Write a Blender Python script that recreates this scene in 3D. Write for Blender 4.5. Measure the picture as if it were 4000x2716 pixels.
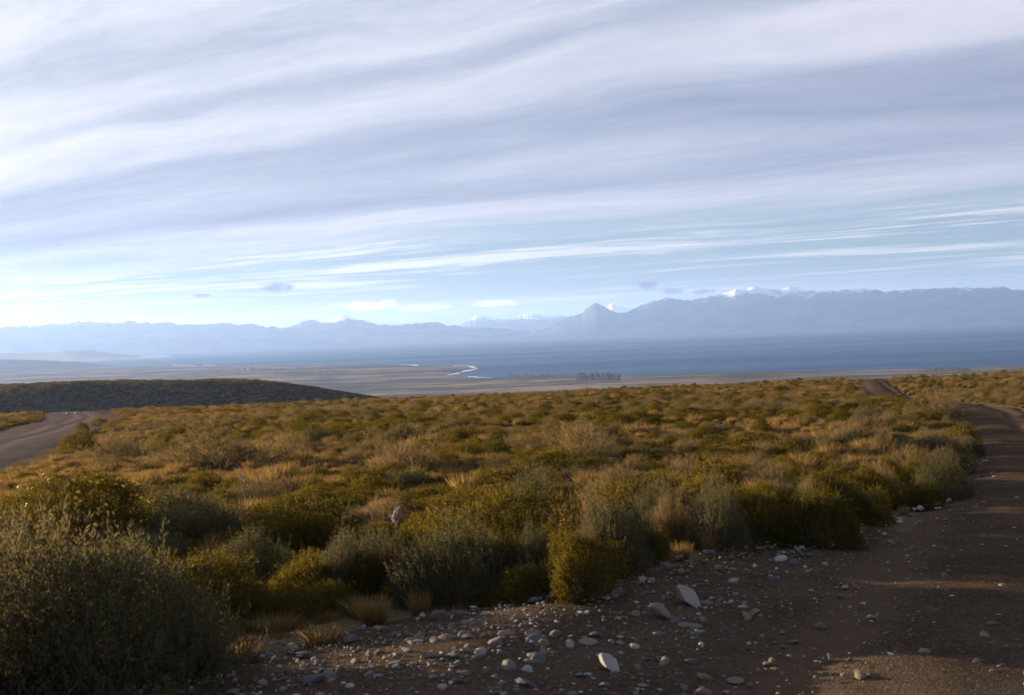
import bpy, math, random
import numpy as np
from mathutils import Matrix, Vector

for o in list(bpy.data.objects):
    bpy.data.objects.remove(o, do_unlink=True)
SC = bpy.context.scene
COL = SC.collection
R = math.radians

# ------------------------------------------------------------------ camera
EYE = 1.6
ROLL, PITCH, FPX = R(-2.0), R(0.825), 5000.0
cam_data = bpy.data.cameras.new('camera')
cam_data.lens, cam_data.sensor_width = 45.0, 36.0
cam_data.clip_start, cam_data.clip_end = 0.1, 120000.0
cam_data.dof.use_dof = True
cam_data.dof.focus_distance = 45.0
cam_data.dof.aperture_fstop = 5.6
CAM = bpy.data.objects.new('camera', cam_data)
COL.objects.link(CAM)
CAMROT = Matrix.Rotation(math.pi / 2 - PITCH, 4, 'X') @ Matrix.Rotation(ROLL, 4, 'Z')
CAM.matrix_world = Matrix.Translation((0, 0, EYE)) @ CAMROT
SC.camera = CAM

# ------------------------------------------------------------------ light
SUN_AZ, SUN_EL = R(57.0), R(5.7)          # degrees left of the view, above the horizon
SUN_DIR = Vector((-math.sin(SUN_AZ) * math.cos(SUN_EL), math.cos(SUN_AZ) * math.cos(SUN_EL), math.sin(SUN_EL)))
sun = bpy.data.lights.new('sun', 'SUN')
sun.energy, sun.angle, sun.color = 5.0, R(0.6), (1.0, 0.79, 0.52)
SUN = bpy.data.objects.new('sun', sun)
SUN.rotation_euler = (-SUN_DIR).to_track_quat('-Z', 'Y').to_euler()
SUN.location = (-40, 40, 30)
COL.objects.link(SUN)

SC.view_settings.view_transform = 'Standard'
SC.view_settings.look = 'None'
SC.view_settings.exposure = 2.25
SC.view_settings.gamma = 1.0
SC.view_settings.use_curve_mapping = False
SC.render.engine = 'CYCLES'
cy = SC.cycles
cy.max_bounces, cy.diffuse_bounces, cy.glossy_bounces, cy.transmission_bounces = 6, 3, 2, 3
cy.volume_bounces = 0
cy.use_denoising = True
cy.filter_width = 1.7
cy.caustics_reflective = cy.caustics_refractive = False


class NT:
    """small helper for node trees"""
    def __init__(self, tree):
        self.t = tree
        self.t.nodes.clear()

    def n(self, typ, **kw):
        nd = self.t.nodes.new(typ)
        for k, v in kw.items():
            setattr(nd, k, v)
        return nd

    def l(self, a, b):
        self.t.links.new(a, b)

    def put(self, sock, v):
        if hasattr(v, 'node'):
            self.l(v, sock)
        else:
            sock.default_value = v

    def m(self, op, a, b=None, c=None, clamp=False):
        nd = self.n('ShaderNodeMath', operation=op, use_clamp=clamp)
        self.put(nd.inputs[0], a)
        if b is not None:
            self.put(nd.inputs[1], b)
        if c is not None:
            self.put(nd.inputs[2], c)
        return nd.outputs[0]

    def ss(self, v, lo, hi, a=0.0, b=1.0):
        nd = self.n('ShaderNodeMapRange', interpolation_type='SMOOTHSTEP')
        self.put(nd.inputs[0], v)
        for i, q in zip((1, 2, 3, 4), (lo, hi, a, b)):
            nd.inputs[i].default_value = q
        return nd.outputs[0]

    def mix(self, f, a, b, blend='MIX'):
        nd = self.n('ShaderNodeMix', data_type='RGBA', blend_type=blend)
        self.put(nd.inputs['Factor'], f)
        for s, v in ((nd.inputs[6], a), (nd.inputs[7], b)):
            self.put(s, v if hasattr(v, 'node') else (*v, 1.0))
        return nd.outputs[2]

    def noise(self, vec, scale, detail=3.0, rough=0.5, dim='3D', dist=0.0):
        nd = self.n('ShaderNodeTexNoise', noise_dimensions=dim)
        if vec is not None:
            self.l(vec, nd.inputs['Vector'])
        nd.inputs['Scale'].default_value = scale
        nd.inputs['Detail'].default_value = detail
        nd.inputs['Roughness'].default_value = rough
        nd.inputs['Distortion'].default_value = dist
        return nd.outputs[0]

    def ramp(self, f, stops, interp='EASE'):
        nd = self.n('ShaderNodeValToRGB')
        cr = nd.color_ramp
        cr.interpolation = interp
        while len(cr.elements) < len(stops):
            cr.elements.new(0.5)
        for e, (p, c) in zip(cr.elements, stops):
            e.position = p
            e.color = (*c, 1.0) if isinstance(c, tuple) else (c, c, c, 1.0)
        self.put(nd.inputs[0], f)
        return nd.outputs[0]

    def xyz(self, x, y, z=0.0):
        nd = self.n('ShaderNodeCombineXYZ')
        for i, v in enumerate((x, y, z)):
            self.put(nd.inputs[i], v)
        return nd.outputs[0]


# ------------------------------------------------------------------ world: clear sky + a sheet of banded high cloud
W = bpy.data.worlds.new('World')
SC.world = W
W.use_nodes = True
w = NT(W.node_tree)
sky = w.n('ShaderNodeTexSky', sky_type='NISHITA')
sky.sun_disc = False
sky.sun_elevation = SUN_EL
sky.sun_rotation = -SUN_AZ
sky.altitude, sky.air_density, sky.dust_density, sky.ozone_density = 300, 1.0, 0.6, 2.0
gen = w.n('ShaderNodeTexCoord').outputs['Generated']
sep = w.n('ShaderNodeSeparateXYZ')
w.l(gen, sep.inputs[0])
dx, dy, dz = sep.outputs
BX, BY = 0.545, 0.839                       # horizontal direction across the cloud bands
across = w.m('MAXIMUM', w.m('ABSOLUTE', w.m('ADD', w.m('MULTIPLY', dx, BX), w.m('MULTIPLY', dy, BY))), 0.02)
along = w.m('SUBTRACT', w.m('MULTIPLY', dx, BY), w.m('MULTIPLY', dy, BX))
t0 = w.m('MAXIMUM', w.m('MULTIPLY', w.m('DIVIDE', dz, across), BY), 0.004)
s_al = w.m('DIVIDE', along, across)
lg = w.m('LOGARITHM', t0, math.e)
warp = w.noise(w.xyz(w.m('MULTIPLY', s_al, 1.6), w.m('MULTIPLY', lg, 1.6), 0.3), 1.0, 2.0, 0.5)
lgw = w.m('ADD', lg, w.m('MULTIPLY', w.m('SUBTRACT', warp, 0.5), 0.42))
tw = w.m('EXPONENT', lgw)
cvec = w.xyz(w.m('MULTIPLY', s_al, 1.5), w.m('MULTIPLY', lgw, 4.2), 1.7)
streak = w.noise(cvec, 1.0, 5.0, 0.56, dist=0.2)
cvec2 = w.xyz(w.m('MULTIPLY', s_al, 4.2), w.m('MULTIPLY', lgw, 17.0), 5.2)
fine = w.noise(cvec2, 1.0, 6.0, 0.66, dist=0.7)
torn = w.noise(w.xyz(w.m('MULTIPLY', s_al, 9.0), w.m('MULTIPLY', lgw, 13.0), 2.2), 1.0, 6.0, 0.68, dist=0.6)
# how bright the deck is, band by band (0 grey underside .. 1 thin white)
bright = w.ramp(w.m('DIVIDE', tw, 0.4), [
    (0.0, 0.95), (0.175, 0.92), (0.215, 0.62), (0.265, 0.20), (0.305, 0.34), (0.345, 0.12), (0.40, 0.16),
    (0.445, 0.60), (0.485, 0.74), (0.525, 0.40), (0.57, 0.62), (0.66, 0.50), (0.80, 0.62), (1.0, 0.45)])
bright = w.m('ADD', bright, w.m('MULTIPLY', w.m('SUBTRACT', streak, 0.5), 0.9))
bright = w.m('ADD', bright, w.m('MULTIPLY', w.m('SUBTRACT', fine, 0.5), w.ss(tw, 0.07, 0.2, 0.5, 0.42)))
bright = w.m('ADD', bright, w.m('MULTIPLY', w.m('SUBTRACT', torn, 0.5), 0.36), clamp=True)
cloud_col = w.ramp(bright, [(0.0, (0.38, 0.44, 0.59)), (0.35, (0.54, 0.595, 0.73)), (0.7, (0.81, 0.82, 0.92)),
                            (1.0, (1.0, 0.99, 1.0))], 'LINEAR')
# forward scattering of sunlight through thin cloud
dot = w.n('ShaderNodeVectorMath', operation='DOT_PRODUCT')
w.l(gen, dot.inputs[0])
dot.inputs[1].default_value = SUN_DIR
cg = w.m('MAXIMUM', dot.outputs['Value'], 0.0)
fwd = w.m('ADD', 0.82, w.m('MULTIPLY', w.m('POWER', cg, 2.0), 0.30))
cloud_lit = w.mix(1.0, cloud_col, w.xyz(fwd, fwd, w.m('ADD', 0.86, w.m('MULTIPLY', w.m('POWER', cg, 2.0), 0.24))), 'MULTIPLY')
# cover: closed deck overhead, broken streaks towards the horizon
cover = w.ss(w.m('ADD', tw, w.m('MULTIPLY', w.m('SUBTRACT', streak, 0.5), 0.06)), 0.058, 0.098)
st = w.ss(w.m('ADD', w.m('ADD', w.m('MULTIPLY', streak, 0.35), w.m('MULTIPLY', fine, 0.5)), w.m('MULTIPLY', torn, 0.2)), 0.49, 0.64)
cover = w.m('MAXIMUM', cover, w.m('MULTIPLY', st, w.ss(tw, 0.010, 0.03, 0.0, 0.9)), clamp=True)
nish = w.mix(1.0, sky.outputs[0], (0.070, 0.085, 0.125), 'MULTIPLY')
thin_ = w.mix(1.0, (0.50, 0.67, 0.84), w.xyz(fwd, fwd, fwd), 'MULTIPLY')
nish = w.mix(0.6, nish, thin_)               # thin high veil over the clear gap
full = w.mix(cover, nish, cloud_lit)
# a few ragged scraps of low cloud over the far ranges
az = w.m('ARCTAN2', dx, dy)
el = w.m('ARCSINE', dz)
puffn = w.noise(w.xyz(w.m('MULTIPLY', az, 90.0), w.m('MULTIPLY', el, 170.0), 0.0), 1.0, 4.0, 0.6)
def puff(base, X, T, wx, wt, col, thr=0.62):
    ex = w.m('DIVIDE', w.m('SUBTRACT', az, math.atan(X)), wx * 1.25)
    ey = w.m('DIVIDE', w.m('SUBTRACT', el, math.atan(T)), wt * 1.25)
    d = w.m('ADD', w.m('MULTIPLY', ex, ex), w.m('MULTIPLY', ey, ey))
    f = w.m('ADD', w.m('SUBTRACT', 1.0, d), w.m('MULTIPLY', w.m('SUBTRACT', puffn, 0.5), 2.2))
    return w.mix(w.ss(f, thr - 0.45, thr + 0.2, 0.0, 0.95), base, col)
GREYP, WHITEP = (0.20, 0.23, 0.34), (1.05, 1.02, 1.0)
for X, T, wx, wt, col in ((0.108, 0.0302, 0.0075, 0.0032, GREYP), (0.126, 0.0247, 0.009, 0.0022, GREYP),
                          (0.150, 0.0240, 0.010, 0.0020, GREYP), (-0.182, 0.0385, 0.012, 0.0035, GREYP),
                          (-0.240, 0.0335, 0.006, 0.0016, GREYP), (-0.112, 0.0222, 0.026, 0.0040, WHITEP),
                          (-0.070, 0.0190, 0.020, 0.0028, WHITEP), (-0.012, 0.0205, 0.02, 0.0026, WHITEP)):
    full = puff(full, X, T, wx, wt, col)
bg = w.n('ShaderNodeBackground')
w.l(full, bg.inputs['Color'])
bg.inputs["Strength"].default_value = 0.214
out = w.n('ShaderNodeOutputWorld')
w.l(bg.outputs[0], out.inputs['Surface'])

# ------------------------------------------------------------------ helpers
rng = np.random.default_rng(7)
random.seed(7)


def tag(o, label=None, cat=None, group=None, kind=None):
    for k, v in (('label', label), ('category', cat), ('group', group), ('kind', kind)):
        if v:
            o[k] = v
    return o


def mesh_np(name, verts, faces, mat=None, smooth=False, attrs=None):
    """verts (n,3), faces (m,k) -> mesh"""
    verts = np.asarray(verts, np.float32)
    faces = np.asarray(faces, np.int32)
    me = bpy.data.meshes.new(name)
    k = faces.shape[1]
    me.vertices.add(len(verts))
    me.vertices.foreach_set('co', verts.ravel())
    me.loops.add(faces.size)
    me.loops.foreach_set('vertex_index', faces.ravel())
    me.polygons.add(len(faces))
    me.polygons.foreach_set('loop_start', np.arange(0, faces.size, k, dtype=np.int32))
    me.polygons.foreach_set('loop_total', np.full(len(faces), k, np.int32))
    if attrs:
        for an, av in attrs.items():
            a = me.attributes.new(an, 'FLOAT', 'POINT')
            a.data.foreach_set('value', np.asarray(av, np.float32))
    me.update(calc_edges=True)
    me.validate()
    if smooth:
        me.polygons.foreach_set('use_smooth', np.ones(len(me.polygons), bool))
    if mat:
        me.materials.append(mat)
    return me


def link(name, data, parent=None, loc=(0, 0, 0), rz=0.0, scale=None):
    o = bpy.data.objects.new(name, data)
    COL.objects.link(o)
    o.location = loc
    o.rotation_euler = (0, 0, rz)
    if scale is not None:
        o.scale = scale
    if parent:
        o.parent = parent
    return o


def vnoise(x, y, seed=0):
    """vectorised smooth value noise, -1..1"""
    x = np.asarray(x, float); y = np.asarray(y, float)
    xi, yi = np.floor(x).astype(np.int64), np.floor(y).astype(np.int64)
    xf, yf = x - xi, y - yi
    u, v = xf * xf * (3 - 2 * xf), yf * yf * (3 - 2 * yf)

    def hsh(a, b):
        n = (a * 374761393 + b * 668265263 + seed * 974711) & 0x7fffffff
        n = ((n ^ (n >> 13)) * 1274126177) & 0x7fffffff
        n = n ^ (n >> 16)
        return (n & 0xffff) / 32767.5 - 1.0
    return ((hsh(xi, yi) * (1 - u) + hsh(xi + 1, yi) * u) * (1 - v)
            + (hsh(xi, yi + 1) * (1 - u) + hsh(xi + 1, yi + 1) * u) * v)


def fbm(x, y, octv=4, seed=0, gain=0.5):
    a, s, f = 1.0, 0.0, 1.0
    for i in range(octv):
        s = s + a * vnoise(x * f + 17.3 * i, y * f - 9.1 * i, seed + i)
        a *= gain; f *= 2.03
    return s


def smooth(e0, e1, x):
    t = np.clip((x - e0) / (e1 - e0), 0, 1)
    return t * t * (3 - 2 * t)


def ray(px, py):
    """world direction of a pixel of the 4000 px photograph (used to survey positions on the ground)"""
    d = CAMROT.to_3x3() @ Vector(((px - 2000) / FPX, (1358 - py) / FPX, -1.0))
    return d


def on_level(px, py, z):
    d = ray(px, py)
    t = (z - EYE) / d.z
    return d.x * t, d.y * t


LAKE_Z = -150.0
shore_px = [(-900, 1462), (-300, 1448), (0, 1441), (170, 1441), (470, 1433), (670, 1429), (840, 1428), (1160, 1430),
            (1540, 1427), (1640, 1430), (1760, 1433), (1830, 1432), (1862, 1441), (1800, 1456), (1752, 1468),
            (1830, 1473), (1905, 1477), (2060, 1475), (2465, 1469), (2860, 1457), (3463, 1447), (4000, 1432), (5000, 1405)]
SHORE = np.array([on_level(px, py, LAKE_Z) for px, py in shore_px])
LAND = np.vstack([SHORE, [[9000, 2500], [27000, 1500], [27000, -27000], [-27000, -27000], [-27000, 3000]]])


def land_sd(x, y):
    """signed distance to the shoreline, positive on land"""
    inside = np.zeros(x.shape, bool)
    dist = np.full(x.shape, 1e9)
    n = len(LAND)
    for i in range(n):
        ax, ay = LAND[i]
        bx, by = LAND[(i + 1) % n]
        c = ((ay > y) != (by > y)) & (x < (bx - ax) * (y - ay) / (by - ay + 1e-9) + ax)
        inside ^= c
        ex, ey = bx - ax, by - ay
        t = np.clip(((x - ax) * ex + (y - ay) * ey) / (ex * ex + ey * ey), 0, 1)
        dist = np.minimum(dist, np.hypot(x - ax - t * ex, y - ay - t * ey))
    return np.where(inside, dist, -dist)


# centre line of the gravel track that leaves past the right-hand side and runs over the brow
TRACK = np.array([(-3.0, -9.0), (-0.6, 0.0), (1.9, 6.0), (3.7, 10.0), (7.9, 20.5), (11.9, 32.0), (15.6, 43.0), (17.2, 50.0), (18.6, 58.0),
                  (22.0, 75.0), (29.3, 103.0), (40.0, 143.0), (58.0, 200.0), (80.0, 262.0)])
LROAD = np.array([(-6.0, -2.0), (-11.5, 12.0), (-17.0, 31.0), (-21.8, 52.0), (-30.0, 82.0), (-43.0, 128.0), (-60.0, 175.0), (-84.0, 232.0)])


def poly_dist(P, x, y):
    best = np.full(np.shape(x), 1e9)
    side = np.zeros(np.shape(x))
    for (ax, ay), (bx, by) in zip(P[:-1], P[1:]):
        ex, ey = bx - ax, by - ay
        t = np.clip(((x - ax) * ex + (y - ay) * ey) / (ex * ex + ey * ey), 0, 1)
        qx, qy = x - ax - t * ex, y - ay - t * ey
        d = np.hypot(qx, qy)
        s = np.sign(ex * qy - ey * qx)          # + left, - right
        side = np.where(d < best, s, side)
        best = np.minimum(best, d)
    return best, side


def height(x, y):
    x = np.asarray(x, float); y = np.asarray(y, float)
    r = np.hypot(x, y)
    yc = np.maximum(y, -60)
    z = -0.042 * yc + 0.0075 * np.clip(x, -90, 90)
    e = np.maximum(0, y - 172 + 0.05 * np.clip(x, -400, 400))
    z = z - 0.1 * e * e / (e + 120)
    fade = smooth(6, 40, r)
    z = z + fade * (0.16 * vnoise(x / 19, y / 19, 3) + 0.07 * vnoise(x / 6.3, y / 6.3, 5))
    z = z - 0.5 * np.exp(-((x - 25) / 9) ** 2 - ((y - 74) / 13) ** 2)       # dip that swallows the track
    z = z + 0.12 * np.exp(-((x - 16) / 12) ** 2 - ((y - 92) / 9) ** 2)
    near = np.exp(-(r / 60) ** 2)
    z = z + near * (0.035 * vnoise(x / 1.7, y / 1.7, 8) + 0.014 * vnoise(x / 0.55, y / 0.55, 9))
    # graded track: flat bed, loose stony shoulder on its left, low bank on its right
    d, s = poly_dist(TRACK, x, y)
    vis = np.exp(-(r / 75) ** 2)
    z = z - 0.07 * vis * smooth(1.9, 0.9, d)
    sd = d * s
    z = z + vis * 0.10 * np.exp(-((sd - 2.5) / 0.55) ** 2)
    z = z + vis * 0.42 * smooth(-1.5, -3.4, sd) * (s < 0)
    d2, s2 = poly_dist(LROAD, x, y)
    z = z - 0.35 * smooth(6.0, 3.8, d2) * np.exp(-(r / 160) ** 2)
    far = smooth(700, 1500, r)
    plain = -145.6 + far * 0.8 * fbm(x / 330, y / 330, 3, 21)
    k = 9.0
    z = np.where(z > plain + 60, z, plain + np.logaddexp(0, (np.clip(z - plain, -400, 60)) / k) * k)
    if np.any(r > 2000):
        sdl = land_sd(x, y)
        z = np.where(r > 2000, np.where(sdl > 0, z + (LAKE_Z + 0.6 - z) * smooth(90, 0, sdl), LAKE_Z - 7 * smooth(0, 60, -sdl) + 0.6 * (1 - smooth(0, 12, -sdl))), z)
    return z


def hgt(x, y):
    return float(height(np.array([x]), np.array([y]))[0])


def ground_at(px, py):
    d = ray(px, py)
    ts = np.concatenate([np.linspace(3, 60, 900), np.linspace(60.2, 400, 1500)])
    zz = EYE + d.z * ts - height(d.x * ts, d.y * ts)
    i = int(np.argmax(zz < 0))
    a, b = ts[i - 1], ts[i]
    fa, fb = zz[i - 1], zz[i]
    t = a + (b - a) * fa / (fa - fb + 1e-9)
    return d.x * t, d.y * t


# ------------------------------------------------------------------ materials
MAT = {}


def new_mat(name):
    m = bpy.data.materials.new(name)
    m.use_nodes = True
    MAT[name] = m
    return m, NT(m.node_tree)


def foliage_mat(name, cols, trans=0.42, spread=0.5, tcol=None):
    m, t = new_mat(name)
    rnd = t.n('ShaderNodeObjectInfo').outputs['Random']
    tint = t.n('ShaderNodeAttribute', attribute_name='tint').outputs['Fac']
    base = t.ramp(t.m('FRACT', t.m('ADD', t.m('MULTIPLY', rnd, 1.0), t.m('MULTIPLY', tint, spread))), [(i / max(1, len(cols) - 1), c) for i, c in enumerate(cols)], 'LINEAR')
    hsv = t.n('ShaderNodeHueSaturation')
    t.l(base, hsv.inputs['Color'])
    t.l(t.m('ADD', 0.62, t.m('MULTIPLY', tint, 0.76)), hsv.inputs['Value'])
    d = t.n('ShaderNodeBsdfDiffuse')
    t.l(hsv.outputs[0], d.inputs[0])
    tr = t.n('ShaderNodeBsdfTranslucent')
    tc = t.mix(1.0, hsv.outputs[0], tcol or (1.25, 1.1, 0.55), 'MULTIPLY')
    t.l(tc, tr.inputs[0])
    mx = t.n('ShaderNodeMixShader')
    mx.inputs[0].default_value = trans
    t.l(d.outputs[0], mx.inputs[1])
    t.l(tr.outputs[0], mx.inputs[2])
    o = t.n('ShaderNodeOutputMaterial')
    t.l(mx.outputs[0], o.inputs[0])
    return m


foliage_mat('olive_leaves', [(0.052, 0.046, 0.012), (0.080, 0.064, 0.017), (0.040, 0.040, 0.012), (0.104, 0.077, 0.022)], 0.48)
foliage_mat('sage_leaves', [(0.058, 0.057, 0.033), (0.086, 0.078, 0.048), (0.047, 0.049, 0.029)], 0.45, 0.5, (1.1, 1.0, 0.75))
foliage_mat('brown_twigs', [(0.128, 0.094, 0.048), (0.110, 0.085, 0.044), (0.160, 0.120, 0.068), (0.095, 0.078, 0.041)], 0.42, 0.4, (1.1, 0.95, 0.7))
foliage_mat('dry_grass_blades', [(0.175, 0.122, 0.056), (0.140, 0.102, 0.049), (0.200, 0.143, 0.070)], 0.45, 0.4, (1.15, 0.95, 0.6))
foliage_mat('far_leaves', [(0.05, 0.055, 0.025), (0.08, 0.08, 0.03), (0.15, 0.14, 0.05)], 0.3)


def simple_mat(name, col, rough=0.9, var=0.3, scale=30.0, bump=0.0):
    m, t = new_mat(name)
    tc = t.n('ShaderNodeTexCoord').outputs['Object']
    nz = t.noise(tc, scale, 4.0, 0.6)
    rnd = t.n('ShaderNodeObjectInfo').outputs['Random']
    v = t.m('ADD', 1.0 - var, t.m('MULTIPLY', t.m('ADD', nz, t.m('MULTIPLY', rnd, 0.6)), var * 1.25))
    c = t.mix(1.0, col, t.xyz(v, v, v), 'MULTIPLY')
    p = t.n('ShaderNodeBsdfPrincipled')
    t.l(c, p.inputs['Base Color'])
    p.inputs['Roughness'].default_value = rough
    p.inputs['Specular IOR Level'].default_value = 0.2
    if bump:
        b = t.n('ShaderNodeBump')
        b.inputs['Strength'].default_value = bump
        b.inputs['Distance'].default_value = 0.01
        t.l(nz, b.inputs['Height'])
        t.l(b.outputs[0], p.inputs['Normal'])
    o = t.n('ShaderNodeOutputMaterial')
    t.l(p.outputs[0], o.inputs[0])
    return m


simple_mat('stems', (0.075, 0.055, 0.04), 0.9, 0.4, 12)
simple_mat('pale_deadwood', (0.34, 0.31, 0.30), 0.8, 0.3, 12)
simple_mat('dark_deadwood', (0.10, 0.08, 0.06), 0.8, 0.3, 12)
simple_mat('yellow_petals', (0.55, 0.30, 0.03), 0.7, 0.3, 6)
simple_mat('white_paint', (0.78, 0.79, 0.80), 0.6, 0.12, 6)
simple_mat('grey_rail', (0.20, 0.21, 0.23), 0.6, 0.2, 6)
simple_mat('granite_white', (0.215, 0.20, 0.19), 0.8, 0.45, 9, 0.6)
simple_mat('stone_grey', (0.098, 0.09, 0.084), 0.8, 0.5, 7, 0.6)
simple_mat('stone_tan', (0.125, 0.092, 0.068), 0.85, 0.45, 7, 0.6)
simple_mat('stone_slate', (0.05, 0.053, 0.06), 0.7, 0.45, 7, 0.5)
simple_mat('foam', (0.6, 0.62, 0.65), 0.9, 0.1, 0.02)


def ground_mat():
    m, t = new_mat('scrub_soil')
    pos = t.n('ShaderNodeNewGeometry').outputs['Position']
    sp = t.n('ShaderNodeSeparateXYZ')
    t.l(pos, sp.inputs[0])
    x, y, z = sp.outputs
    n1 = t.noise(pos, 0.35, 5.0, 0.6)
    n2 = t.noise(pos, 9.0, 5.0, 0.65)
    n3 = t.noise(pos, 60.0, 3.0, 0.6)
    soil = t.mix(t.ss(n1, 0.35, 0.65), (0.085, 0.062, 0.038), (0.13, 0.09, 0.05))
    soil = t.mix(t.ss(n2, 0.42, 0.66), soil, (0.065, 0.048, 0.034))
    soil = t.mix(t.ss(n3, 0.60, 0.72), soil, (0.16, 0.13, 0.10))
    # the plain by the lake: bands of pale gravel, dry grass and dark scrub too far off to separate
    fl = t.xyz(t.m('MULTIPLY', x, 0.0011), t.m('MULTIPLY', y, 0.0030))
    f1 = t.noise(fl, 1.0, 5.0, 0.6)
    f2 = t.noise(t.xyz(t.m('MULTIPLY', x, 0.004), t.m('MULTIPLY', y, 0.013)), 1.0, 4.0, 0.65)
    plain = t.mix(t.ss(f1, 0.42, 0.58), (0.070, 0.054, 0.034), (0.230, 0.158, 0.090))
    plain = t.mix(t.ss(f2, 0.50, 0.58), plain, (0.045, 0.045, 0.026))
    plain = t.mix(t.ss(t.noise(fl, 2.3, 3.0, 0.5), 0.63, 0.68), plain, (0.20, 0.18, 0.17))
    far = t.ss(y, 500.0, 1400.0)
    col = t.mix(far, soil, plain)
    p = t.n('ShaderNodeBsdfPrincipled')
    t.l(col, p.inputs['Base Color'])
    p.inputs['Roughness'].default_value = 1.0
    p.inputs['Specular IOR Level'].default_value = 0.0
    b = t.n('ShaderNodeBump')
    b.inputs['Strength'].default_value = 0.8
    b.inputs['Distance'].default_value = 0.02
    t.l(t.m('ADD', n2, t.m('MULTIPLY', n3, 0.5)), b.inputs['Height'])
    t.l(b.outputs[0], p.inputs['Normal'])
    o = t.n('ShaderNodeOutputMaterial')
    t.l(p.outputs[0], o.inputs[0])
    return m


def gravel_mat(name, a, b_, c_):
    m, t = new_mat(name)
    pos = t.n('ShaderNodeNewGeometry').outputs['Position']
    across_ = t.n('ShaderNodeAttribute', attribute_name='across').outputs['Fac']
    n1 = t.noise(pos, 1.1, 5.0, 0.6)
    n2 = t.noise(pos, 38.0, 4.0, 0.7)
    vor = t.n('ShaderNodeTexVoronoi')
    wv = t.n('ShaderNodeVectorMath', operation='MULTIPLY_ADD')
    nzv = t.n('ShaderNodeTexNoise')
    t.l(pos, nzv.inputs['Vector'])
    nzv.inputs['Scale'].default_value = 14.0
    nzv.inputs['Detail'].default_value = 4.0
    t.l(nzv.outputs['Color'], wv.inputs[0])
    wv.inputs[1].default_value = (0.12, 0.12, 0.12)
    t.l(pos, wv.inputs[2])
    t.l(wv.outputs[0], vor.inputs['Vector'])
    vor.inputs['Scale'].default_value = 70.0
    vor.inputs['Randomness'].default_value = 1.0
    vcol = t.n('ShaderNodeSeparateXYZ')
    t.l(vor.outputs['Color'], vcol.inputs[0])
    col = t.mix(t.ss(n1, 0.35, 0.68), a, b_)
    col = t.mix(t.ss(vcol.outputs[0], 0.62, 0.95, 0.0, 0.75), col, c_)
    col = t.mix(t.ss(n2, 0.5, 0.75, 0.0, 0.6), col, tuple(q * 0.45 for q in a))
    # packed finer dust where wheels have run
    wear = t.m('ADD', t.ss(t.m('ABSOLUTE', t.m('SUBTRACT', t.m('ABSOLUTE', across_), 0.75)), 0.45, 0.1), t.m('MULTIPLY', t.m('SUBTRACT', n1, 0.5), 0.8), clamp=True)
    col = t.mix(t.m('MULTIPLY', wear, 0.65), col, tuple(q * 1.45 for q in b_))
    p = t.n('ShaderNodeBsdfPrincipled')
    t.l(col, p.inputs['Base Color'])
    p.inputs['Roughness'].default_value = 0.95
    p.inputs['Specular IOR Level'].default_value = 0.0
    b = t.n('ShaderNodeBump')
    b.inputs['Strength'].default_value = 0.9
    b.inputs['Distance'].default_value = 0.008
    t.l(t.m('ADD', t.m('MULTIPLY', vor.outputs['Distance'], -1.2), n2), b.inputs['Height'])
    t.l(b.outputs[0], p.inputs['Normal'])
    o = t.n('ShaderNodeOutputMaterial')
    t.l(p.outputs[0], o.inputs[0])
    return m


ground_mat()
gravel_mat('track_gravel', (0.044, 0.030, 0.020), (0.058, 0.041, 0.029), (0.092, 0.073, 0.060))
gravel_mat('road_gravel', (0.080, 0.062, 0.057), (0.10, 0.078, 0.071), (0.125, 0.105, 0.10))


def lake_mat():
    m, t = new_mat('lake_water')
    pos = t.n('ShaderNodeNewGeometry').outputs['Position']
    sp = t.n('ShaderNodeSeparateXYZ')
    t.l(pos, sp.inputs[0])
    v = t.xyz(t.m('MULTIPLY', sp.outputs[0], 0.6), sp.outputs[1])
    n1 = t.noise(v, 0.016, 5.0, 0.65)
    n2 = t.noise(t.xyz(t.m('MULTIPLY', sp.outputs[0], 0.00022), t.m('MULTIPLY', sp.outputs[1], 0.0011)), 1.0, 4.0, 0.6)
    col = t.mix(t.ss(n2, 0.35, 0.65), (0.010, 0.042, 0.105), (0.018, 0.060, 0.140))
    b = t.n('ShaderNodeBump')
    b.inputs['Strength'].default_value = 1.0
    b.inputs['Distance'].default_value = 6.0
    t.l(n1, b.inputs['Height'])
    p = t.n('ShaderNodeBsdfDiffuse')
    t.l(col, p.inputs[0])
    t.l(b.outputs[0], p.inputs['Normal'])
    gl = t.n('ShaderNodeBsdfGlossy')
    gl.inputs['Color'].default_value = (0.8, 0.85, 0.9, 1)
    gl.inputs['Roughness'].default_value = 0.35
    t.l(b.outputs[0], gl.inputs['Normal'])
    mx = t.n('ShaderNodeMixShader')
    t.l(t.ss(n2, 0.3, 0.7, 0.05, 0.09), mx.inputs[0])
    t.l(p.outputs[0], mx.inputs[1])
    t.l(gl.outputs[0], mx.inputs[2])
    o = t.n('ShaderNodeOutputMaterial')
    t.l(mx.outputs[0], o.inputs[0])
    return m


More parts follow.
